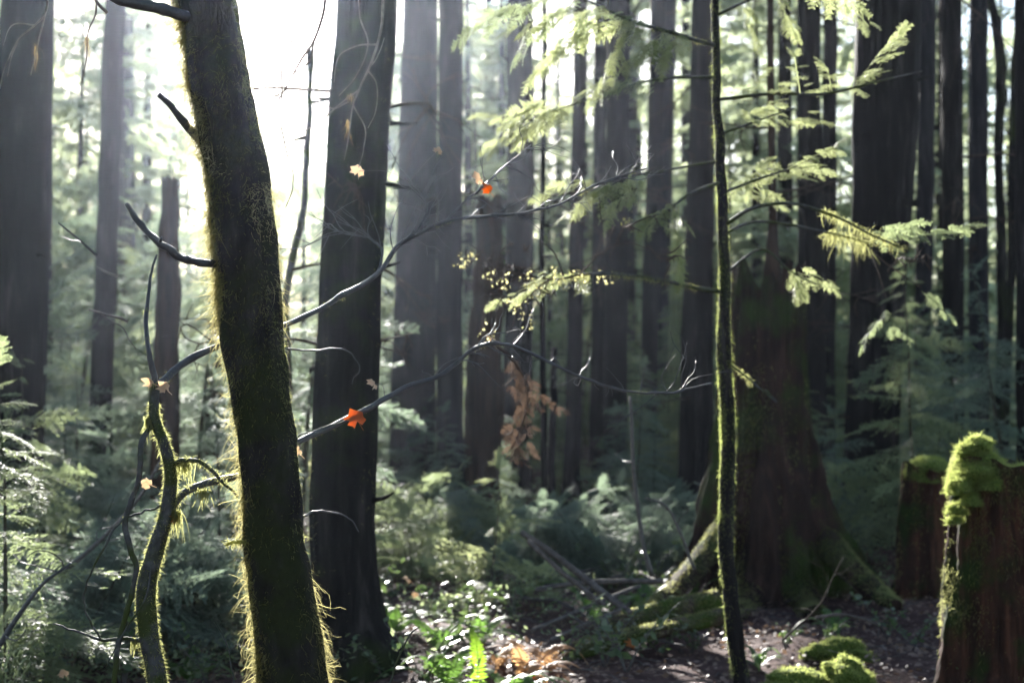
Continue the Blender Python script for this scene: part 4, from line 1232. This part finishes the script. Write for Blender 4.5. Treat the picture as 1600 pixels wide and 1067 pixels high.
def young_variants():
    out = []
    for H, R, nb, lib in ((1.6, 0.95, 46, SPRAYS), (2.3, 1.15, 64, SPRAYS), (3.2, 1.3, 84, SPRAYS), (1.0, 0.8, 30, SPRAYS), (4.6, 1.5, 110, SPRAYS), (7.0, 1.9, 150, SPRAYS)):
        lean = rng.normal(0, 0.08, 2) * H
        cq = crown_quads(rng, H, R, nb, lib, z0=0.10, shape=0.75, lean=lean, gaps=6)
        tr = [np.array((lean[0] * t, lean[1] * t, t * H)) for t in np.linspace(0, 1, 5)]
        tr[0][2] = -0.15
        tv = tube(tr, np.linspace(0.008 * H ** 0.9 + 0.003, 0.0025, 5), 8, 24, rough=0.06, wob=0.015)
        out.append((H, tv, cq))
    # broad arching bushes of several leaning stems
    for H, R, nb in ((1.2, 1.35, 24), (0.95, 1.1, 20)):
        qs, tvs = [], []
        for st_ in range(4):
            lean = rng.normal(0, 0.34, 2) * H
            hh = H * rng.uniform(0.7, 1.05)
            off = np.array((*rng.normal(0, 0.12, 2), 0))
            qs.append(crown_quads(rng, hh, R, nb, SPRAYS, z0=0.25, shape=0.4, rise=0.5, lean=lean, gaps=3) + off)
            tr = [off + np.array((lean[0] * t, lean[1] * t, t * hh)) for t in np.linspace(0, 1, 5)]
            tr[0][2] = -0.15
            tvs.append(tube(tr, np.linspace(0.012, 0.003, 5), 8, 18, rough=0.06, wob=0.01))
        out.append((H, tvs, np.concatenate(qs)))
    return out


YV = young_variants()
YM = {}
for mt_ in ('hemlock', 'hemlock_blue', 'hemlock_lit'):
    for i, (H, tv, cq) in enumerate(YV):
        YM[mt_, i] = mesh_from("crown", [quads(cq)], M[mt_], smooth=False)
YT = [mesh_from("trunk", tv if isinstance(tv, list) else [tv], M['young_bark']) for H, tv, cq in YV]
first_young = {}


def young(px, base_py_or_none, d, var, mat, label, group, scale=1.0, rz=None, x=None):
    pos = P(px, 700, d) if x is None else np.array((x, d, 0))
    key = (mat, var)
    if key not in first_young:
        root = thing("young_hemlock", (pos[0], d, float(ground_z(pos[0], d))), label, "young tree", group)
        link("trunk", YT[var], root)
        link("crown", YM[key], root)
        first_young[key] = root
    else:
        root = copy_tree(first_young[key])
        root.location = (pos[0], d, float(ground_z(pos[0], d)))
        tag(root, label, "young tree", group)
    root.rotation_euler = (0, 0, rng.uniform(0, 6.28) if rz is None else rz)
    root.scale = (scale,) * 3
    return root


UND = "young hemlocks of the undergrowth"
YL = [
    (20, 7.2, 1, 'hemlock', "green hemlock shrub at the left edge under the broad trunk"),
    (110, 8.6, 6, 'hemlock_blue', "bluish hemlock shrub in the shade right of the left edge"),
    (190, 9.6, 6, 'hemlock_blue', "shaded hemlock shrub under the slender trunk on the left"),
    (300, 9.2, 7, 'hemlock_blue', "low shaded hemlock shrub between the vine maple and the leaning trunk"),
    (350, 11.5, 1, 'hemlock_blue', "shaded hemlock shrub hidden partly by the leaning trunk"),
    (40, 10.2, 1, 'hemlock', "green hemlock shrub right in front of the broad left trunk"),
    (130, 12.5, 1, 'hemlock_blue', "bluish hemlock shrub at the foot of the slender left trunk"),
    (240, 12.8, 6, 'hemlock_blue', "bluish hemlock shrub at the foot of the broken snag"),
    (640, 12.4, 7, 'hemlock', "smaller hemlock shrub with pale boughs at the foot of the smooth wide trunk"),
    (765, 10.9, 3, 'hemlock_lit', "pale sunlit hemlock shrub with arching boughs in the middle"),
    (705, 13.6, 6, 'hemlock', "hemlock shrub behind the pale sunlit one in the middle"),
    (830, 12.8, 6, 'hemlock_blue', "bluish hemlock shrub behind the crossed poles"),
    (900, 13.5, 7, 'hemlock_blue', "bluish hemlock shrub below the thin black trunk"),
    (975, 12.6, 6, 'hemlock_blue', "bluish hemlock shrub below the pair of trunks"),
    (1045, 13.8, 6, 'hemlock_blue', "bluish hemlock left of the giant stump"),
    (1310, 13.6, 1, 'hemlock_blue', "dim hemlock shrub at the foot of the broadest right trunk"),
    (1430, 13.2, 2, 'hemlock', "green hemlock with flat boughs behind the two stumps"),
    (1520, 14.8, 2, 'hemlock_blue', "bluish hemlock behind the tallest stump"),
    (1590, 13.0, 2, 'hemlock_blue', "bluish hemlock at the right edge above the tallest stump"),
    (1265, 15.0, 1, 'hemlock', "hemlock behind the right side of the giant stump"),
    (1390, 16.5, 1, 'hemlock_blue', "dim hemlock just behind the broadest right trunk"),
]
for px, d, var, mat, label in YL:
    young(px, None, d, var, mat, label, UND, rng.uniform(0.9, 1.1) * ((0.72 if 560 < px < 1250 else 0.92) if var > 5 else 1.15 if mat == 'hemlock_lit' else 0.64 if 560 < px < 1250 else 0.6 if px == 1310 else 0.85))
# farther ones that nothing tells apart
BK = "hemlocks filling the gaps between the trunks"
cnt = 0
for k in range(400):
    d = rng.uniform(14.5, 30)
    px = rng.uniform(-60, 1660)
    var = int(rng.choice([1, 2])) if d < 20 else int(rng.choice([2, 2, 4])) if d < 26 else int(rng.choice([4, 4, 5]))
    H = YV[var][0]
    xw = P(px, 700, d)[0]
    if shades(xw, d, (1.15, 1.3, 1.5, 1.9)[(1, 2, 4, 5).index(var)], H * 1.05) > 0:
        continue
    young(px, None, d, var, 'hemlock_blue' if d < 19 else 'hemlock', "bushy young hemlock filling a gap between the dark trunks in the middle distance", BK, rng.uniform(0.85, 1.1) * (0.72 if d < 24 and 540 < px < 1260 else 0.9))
    cnt += 1
    if cnt >= 64:
        break
for px, d, lab in ((-20, 15.5, "tall shaded hemlock behind the broad trunk at the left edge"), (105, 16.5, "tall shaded hemlock between the broad left trunk and the slender one"), (215, 17.5, "tall shaded hemlock between the slender trunk and the snag on the left"), (300, 16.0, "tall shaded hemlock between the snag and the leaning trunk"), (465, 15.0, "tall hemlock seen in the gap between the leaning and the black trunk")):
    young(px, None, d, 4, 'hemlock_blue', lab, UND, 1.0)
# taller ones with lit boughs, seen between the trunks at the top


# ------------------------------------------------------------------ far forest
FV = []
for H, R, nb in ((17, 2.9, 170), (21, 3.2, 190), (14, 2.6, 150), (9, 2.3, 110)):
    lean = rng.normal(0, 0.02, 2) * H
    cq = crown_quads(rng, H, R, nb, COARSE, z0=0.06, shape=0.6, rise=0.2, lean=lean, gaps=16)
    tr = [np.array((lean[0] * t, lean[1] * t, t * H)) for t in np.linspace(0, 1, 5)]
    tr[0][2] = -0.3
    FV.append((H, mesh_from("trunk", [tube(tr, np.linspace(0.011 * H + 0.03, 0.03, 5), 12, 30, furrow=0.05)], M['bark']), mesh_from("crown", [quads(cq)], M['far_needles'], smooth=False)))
FG = "far backlit conifers"
firsts = {}
cnt = 0
for k in range(1600):
    d = 27 + 50 * rng.random() ** 0.8
    px = rng.uniform(-200, 1800)
    x = P(px, 700, d)[0]
    var = int(rng.integers(0, 4))
    sc = rng.uniform(0.8, 1.15)
    ok = False
    for v_, s_ in ((var, sc), (2, 1.0), (2, 0.85), (3, 1.0), (3, 0.8), (3, 0.65)):
        W_, H_ = (2.8, 3.1, 2.5, 2.1)[v_] * s_, FV[v_][0] * s_
        if 390 < px < 515 and 620 - (H_ - 1.6) / d * FPX < 200:
            continue
        if shades(x, d, W_, H_) <= (3 if d > 36 else 0):
            var, sc, ok = v_, s_, True
            break
    if not ok:
        continue
    if var not in firsts:
        root = thing("far_conifer", (x, d, 0), "far conifer glowing in back light behind the dark trunks", "tree", FG)
        link("trunk", FV[var][1], root)
        link("crown", FV[var][2], root)
        firsts[var] = root
    else:
        root = copy_tree(firsts[var])
        root.location = (x, d, 0)
    root.rotation_euler = (0, 0, rng.uniform(0, 6.28))
    root.scale = (sc,) * 3
    cnt += 1
    if cnt >= 165:
        break

cnt = 0
for k in range(600):
    d = rng.uniform(44, 78)
    px = rng.uniform(40, 330) if rng.random() < 0.4 else rng.uniform(560, 960)
    x = P(px, 700, d)[0]
    for v_, s_ in ((1, 1.0), (0, 1.1), (0, 0.95), (2, 1.0), (2, 0.85)):
        if shades(x, d, (2.9, 3.2, 2.6, 2.3)[v_] * s_ * 0.8, FV[v_][0] * s_) <= 4:
            root = copy_tree(firsts[v_])
            root.location = (x, d, 0)
            root.rotation_euler = (0, 0, rng.uniform(0, 6.28))
            root.scale = (s_,) * 3
            cnt += 1
            break
    if cnt >= 22:
        break

for px, d, top_ in ((398, 38, 255), (428, 45, 225), (452, 34, 300), (474, 50, 235), (500, 41, 215), (515, 33, 285), (440, 58, 205), (488, 62, 190)):
    root = copy_tree(firsts[3])
    root.location = (P(px, 700, d)[0], d, 0)
    root.rotation_euler = (0, 0, rng.uniform(0, 6.28))
    root.scale = ((1.6 + (620 - top_) / FPX * d) / 9.2,) * 3

# wood beyond, one mass
n = 60000
th = rng.uniform(-0.62, 0.62, n)
dist = rng.uniform(80, 100, n)
ht = 5.5 + 4.5 * np.sin(th * 31) * np.sin(th * 17 + 1) + 3.0 * np.sin(th * 83)
ht = np.where(np.abs(th + 0.167) < 0.09, ht * 0.8, ht * 1.25) + 2
zz = ht * rng.random(n) ** 0.9
c = np.stack([np.sin(th) * dist, np.cos(th) * dist, zz], 1)
a = unit(rng.normal(0, 1, (n, 3)) + np.array((0, 0, -0.4)))
b = unit(np.cross(a, rng.normal(0, 1, (n, 3))))
l = rng.uniform(0.3, 0.75, n)[:, None]
wq = np.stack([c, c + a * l * 0.5 + b * l * 0.2, c + a * l, c + a * l * 0.5 - b * l * 0.2], 1)
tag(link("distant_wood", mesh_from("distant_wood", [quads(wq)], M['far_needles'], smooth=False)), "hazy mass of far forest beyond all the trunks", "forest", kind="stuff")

# ------------------------------------------------------------------ ferns, leafy plants


def frond_mesh(L, W, mat, r, arch=0.6, np_=24):
    """one arching frond in the XZ plane starting at the origin"""
    t = np.linspace(0, 1, 26)
    x = L * (t * 0.75 + 0.0 * t)
    z = L * (1.15 * t - (0.7 + arch) * t * t * 0.85)
    c = np.stack([x, np.zeros_like(t), z], 1)
    tg = unit(np.gradient(c, axis=0))
    out = []
    tt = np.linspace(0.10, 0.99, np_)
    for sd in (-1, 1):
        for q_ in tt:
            i = q_ * 25
            k = min(24, int(i))
            o = c[k] + (c[k + 1] - c[k]) * (i - k)
            wl = W * min(1, q_ / 0.2) ** 0.6 * (1.02 - q_) ** 0.65 * r.uniform(0.85, 1.1)
            d = unit(np.array((0, sd, 0)) + tg[k] * 0.28 + np.array((0, 0, -0.18)) + r.normal(0, 0.05, 3))
            wd = tg[k] * L / np_ * 0.42
            e = o + d * wl
            m_ = o + d * wl * 0.5 + np.array((0, 0, 0.06 * wl))
            out.append(np.stack([o - wd * 0.7, o + wd * 0.7, m_ + wd, m_ - wd]))
            out.append(np.stack([m_ - wd, m_ + wd, e + wd * 0.15, e - wd * 0.15]))
    v, f = quads(np.array(out))
    sv, sf = tube(c, np.linspace(0.0035, 0.001, 26) * L / 0.6, 5, 26, smooth=False)
    return mesh_from("frond", [(v, f), (sv, sf)], mat)


FR = {m_: [frond_mesh(L, W, M[m_], rng, arch) for L, W, arch in ((0.55, 0.075, 0.35), (0.7, 0.085, 0.6), (0.45, 0.07, 0.2))] for m_ in ('fern', 'fern_bright', 'bracken')}


def fern(px, d, mat, label, group, n=10, scale=1.0, upright=0.0, x=None):
    pos = P(px, 800, d)
    xx = pos[0] if x is None else x
    root = thing("fern", (xx, d, float(ground_z(xx, d)) - 0.01), label, "fern", group)
    for k in range(n):
        fr = link("frond", FR[mat][rng.integers(3)], root)
        fr.rotation_euler = (rng.normal(0, 0.12), rng.uniform(-0.35, 0.25) - upright, k * 2.4 + rng.normal(0, 0.3))
        s = scale * rng.uniform(0.7, 1.15)
        fr.scale = (s, s, s)
    return root


FGp = "ferns on the forest floor"
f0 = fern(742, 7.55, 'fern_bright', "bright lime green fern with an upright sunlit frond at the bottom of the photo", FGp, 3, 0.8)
up = link("frond", FR['fern_bright'][2], f0)
up.rotation_euler = (0.1, -0.75, 1.9)
up.scale = (1.1,) * 3
up["label"] = "upright lime green frond"
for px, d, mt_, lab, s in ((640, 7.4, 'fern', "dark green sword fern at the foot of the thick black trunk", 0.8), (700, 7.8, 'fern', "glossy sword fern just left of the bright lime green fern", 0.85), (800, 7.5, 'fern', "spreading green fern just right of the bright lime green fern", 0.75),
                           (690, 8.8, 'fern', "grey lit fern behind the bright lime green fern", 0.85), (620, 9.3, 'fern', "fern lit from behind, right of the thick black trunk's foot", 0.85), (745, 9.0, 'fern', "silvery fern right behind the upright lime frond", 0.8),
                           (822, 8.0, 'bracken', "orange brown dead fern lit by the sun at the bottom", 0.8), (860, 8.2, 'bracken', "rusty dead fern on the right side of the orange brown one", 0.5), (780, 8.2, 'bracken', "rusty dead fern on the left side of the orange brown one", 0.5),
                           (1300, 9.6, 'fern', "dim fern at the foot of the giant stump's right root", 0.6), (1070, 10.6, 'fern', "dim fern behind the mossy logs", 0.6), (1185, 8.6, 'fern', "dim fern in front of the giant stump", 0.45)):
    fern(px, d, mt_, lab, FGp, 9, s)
for k in range(26):
    d = rng.uniform(7.6, 14)
    px = rng.uniform(-40, 700) if k < 17 else rng.uniform(780, 1100)
    fern(px, d if k < 17 else d + 2.5, 'fern', "low dim fern among the shaded undergrowth", FGp, 8, rng.uniform(0.6, 1.0))


def leafy_mesh(r, H, n, ls, mat):
    """upright twiggy plant with oval leaves"""
    stems, lv = [], []
    for k in range(5):
        az, ln = r.uniform(0, 6.28), H * r.uniform(0.6, 1.1)
        d = unit(np.array((math.cos(az) * 0.5, math.sin(az) * 0.5, 1)))
        p3 = [np.zeros(3), d * ln * 0.5, d * ln + np.array((math.cos(az), math.sin(az), -0.2)) * ln * 0.2]
        stems.append(tube(p3, (0.004, 0.003, 0.0015), 5, 8))
        pc, _ = resample(p3, (1, 1, 1), 12)
        for j in range(n):
            o = pc[r.integers(3, 12)]
            a = unit(r.normal(0, 1, 3) * np.array((1, 1, 0.5)) + d * 0.3)
            up_ = unit(np.array((0, 0, 1)) + r.normal(0, 0.45, 3))
            b = unit(np.cross(up_, a))
            l = ls * r.uniform(0.6, 1.2)
            lv.append(np.stack([o, o + a * l * 0.45 + b * l * 0.28, o + a * l, o + a * l * 0.45 - b * l * 0.28]))
    return mesh_from("leaves", [quads(np.array(lv))], mat, False), mesh_from("stem", stems, M['twig'])


LM = [leafy_mesh(rng, H, n, ls, M['salal']) for H, n, ls in ((0.28, 13, 0.05), (0.4, 15, 0.06), (0.2, 12, 0.04))]
LG = "small broad leaved plants"


def leafy(px, d, var, label, s=1.0):
    xx = P(px, 800, d)[0]
    root = thing("leafy_plant", (xx, d, float(ground_z(xx, d)) - 0.01), label, "plant", LG)
    link("stem", LM[var][1], root)
    link("leaves", LM[var][0], root)
    root.rotation_euler = (0, 0, rng.uniform(0, 6.28))
    root.scale = (s,) * 3


for px, d, var, lab in ((885, 8.2, 0, "small plant with pale shiny leaves right of the dead orange fern"), (1385, 9.8, 1, "shiny leaved plant at the foot of the second mossy stump"), (1425, 9.6, 0, "low shiny plant in front of the second mossy stump"), (1030, 9.0, 0, "small shiny plant growing on the mossy logs"),
                        (1080, 9.1, 2, "tiny shiny plant beside the mossy logs and the giant stump"), (1500, 7.9, 2, "small plant at the foot of the tallest stump"), (680, 9.6, 1, "silvery plant behind the lit ferns"), (735, 9.8, 1, "silvery plant under the pale sunlit hemlock"), (600, 8.2, 0, "small shiny plant right of the thick black trunk's roots"), (1290, 9.2, 2, "tiny plant beside the arched fallen twig"), (1225, 9.0, 2, "tiny plant in front of the giant stump")):
    leafy(px, d, var, lab)
for k in range(34):
    d = rng.uniform(7.6, 13)
    px = rng.uniform(-40, 720) if k < 24 else rng.uniform(800, 1010)
    leafy(px, d, int(rng.integers(0, 3)), "small leafy plant in the dim undergrowth", rng.uniform(0.8, 1.6))

for lx, ly, d, s, m_, lab in ((100, 1052, 6.5, 0.06, 'pale_leaf', "pale fallen leaf standing up in the lower left corner"), (990, 1006, 8.4, 0.09, 'orange_leaf', "orange leaf lying on the mossy log"), (836, 1056, 7.9, 0.085, 'orange_leaf', "red orange fallen leaf at the bottom edge under the dead fern"), (640, 905, 9.0, 0.07, 'pale_leaf', "golden leaf hanging right of the thick black trunk's foot"), (652, 928, 9.0, 0.06, 'pale_leaf', "second golden leaf just below the other right of the black trunk's foot")):
    b0 = P(lx, ly, d)
    solo("fallen_leaf", put_leaf(b0, s, (1.2, 0.3, rng.uniform(0, 6))), M[m_], b0, lab, "leaf", "fallen autumn leaves", smooth=False)

# ------------------------------------------------------------------ forest floor stuff
n = 70000
y = 4 + 26 * rng.random(n) ** 1.5
x = rng.uniform(-0.45, 0.45, n) * y
z = ground_z(x, y) + rng.uniform(0.0, 0.03, n)
c = np.stack([x, y, z], 1)
a = unit(rng.normal(0, 1, (n, 3)) * np.array((1, 1, 0.25)))
b = unit(np.cross(unit(np.array((0, 0, 1.0)) + rng.normal(0, 0.4, (n, 3))), a))
l = rng.uniform(0.012, 0.06, n)[:, None]
wq = np.stack([c, c + a * l * 0.5 + b * l * 0.3, c + a * l, c + a * l * 0.5 - b * l * 0.3], 1)
tag(link("leaf_litter", mesh_from("leaf_litter", [quads(wq)], M['litter'], smooth=False)), "brown fallen leaves and needles strewn over the soil", "leaf litter", kind="stuff")
# twigs on the soil
tw = []
for k in range(700):
    yy = 6.5 + 7 * rng.random() ** 1.3
    xx = rng.uniform(-0.42, 0.42) * yy
    az = rng.uniform(0, 6.28)
    L = rng.uniform(0.06, 0.35)
    o = np.array((xx, yy, float(ground_z(xx, yy)) + 0.02))
    dv = np.array((math.cos(az), math.sin(az), rng.normal(0.05, 0.12)))
    tw.append(tube([o, o + dv * L * 0.5 + rng.normal(0, 0.015, 3), o + dv * L], (0.005, 0.004, 0.002), 4, 6))
tag(link("twig_litter", mesh_from("twig_litter", tw, M['pole'])), "thin broken twigs scattered over the forest floor", "twigs", kind="stuff")
# low green ground cover away from the bare soil
n = 60000
y = 8 + 30 * rng.random(n) ** 1.4
x = rng.uniform(-0.5, 0.5, n) * y
keep = ~((x > -0.9) & (x < 0.55) & (y < 9.6) & (rng.random(n) < 0.8)) & ~((x > 0.35 + 0.03 * y) & (y < 11.5)) & ~((np.abs(x - 0.25) < 0.8) & (y < 9.2) & (x > 0.1))
x, y = x[keep], y[keep]
n = len(x)
hgt = (0.10 + 0.22 * (np.sin(x * 2.1 + 1) * np.sin(y * 1.4) * 0.5 + 0.5)) * rng.random(n)
c = np.stack([x, y, ground_z(x, y) + hgt], 1)
a = unit(rng.normal(0, 1, (n, 3)) * np.array((1, 1, 0.5)))
b = unit(np.cross(unit(np.array((0, 0, 1.0)) + rng.normal(0, 0.5, (n, 3))), a))
l = rng.uniform(0.02, 0.06, n)[:, None]
wq = np.stack([c, c + a * l * 0.5 + b * l * 0.22, c + a * l, c + a * l * 0.5 - b * l * 0.22], 1)
tag(link("ground_cover", mesh_from("ground_cover", [quads(wq)], M['hemlock'], smooth=False)), "low leafy green ground cover under the shrubs", "ground cover", kind="stuff")

# ------------------------------------------------------------------ haze
hz, nt, out = new_mat("forest_haze")
vol = N(nt, "ShaderNodeVolumePrincipled")
vol.inputs["Color"].default_value = (0.72, 0.82, 1.0, 1)
vol.inputs["Density"].default_value = 0.00027
vol.inputs["Anisotropy"].default_value = 0.84
nt.links.new(vol.outputs[0], out.inputs["Volume"])
bx = np.array([(sx, sy, sz) for sx in (-140, 140) for sy in (-30, 220) for sz in (-1.5, 27.5)], float)
bf = np.array([(0, 1, 3, 2), (4, 6, 7, 5), (0, 4, 5, 1), (2, 3, 7, 6), (0, 2, 6, 4), (1, 5, 7, 3)])
haze = link("haze", mesh_from("haze", [(bx, bf)], hz, smooth=False))
tag(haze, "thin bright haze filling the forest air", "haze", kind="stuff")
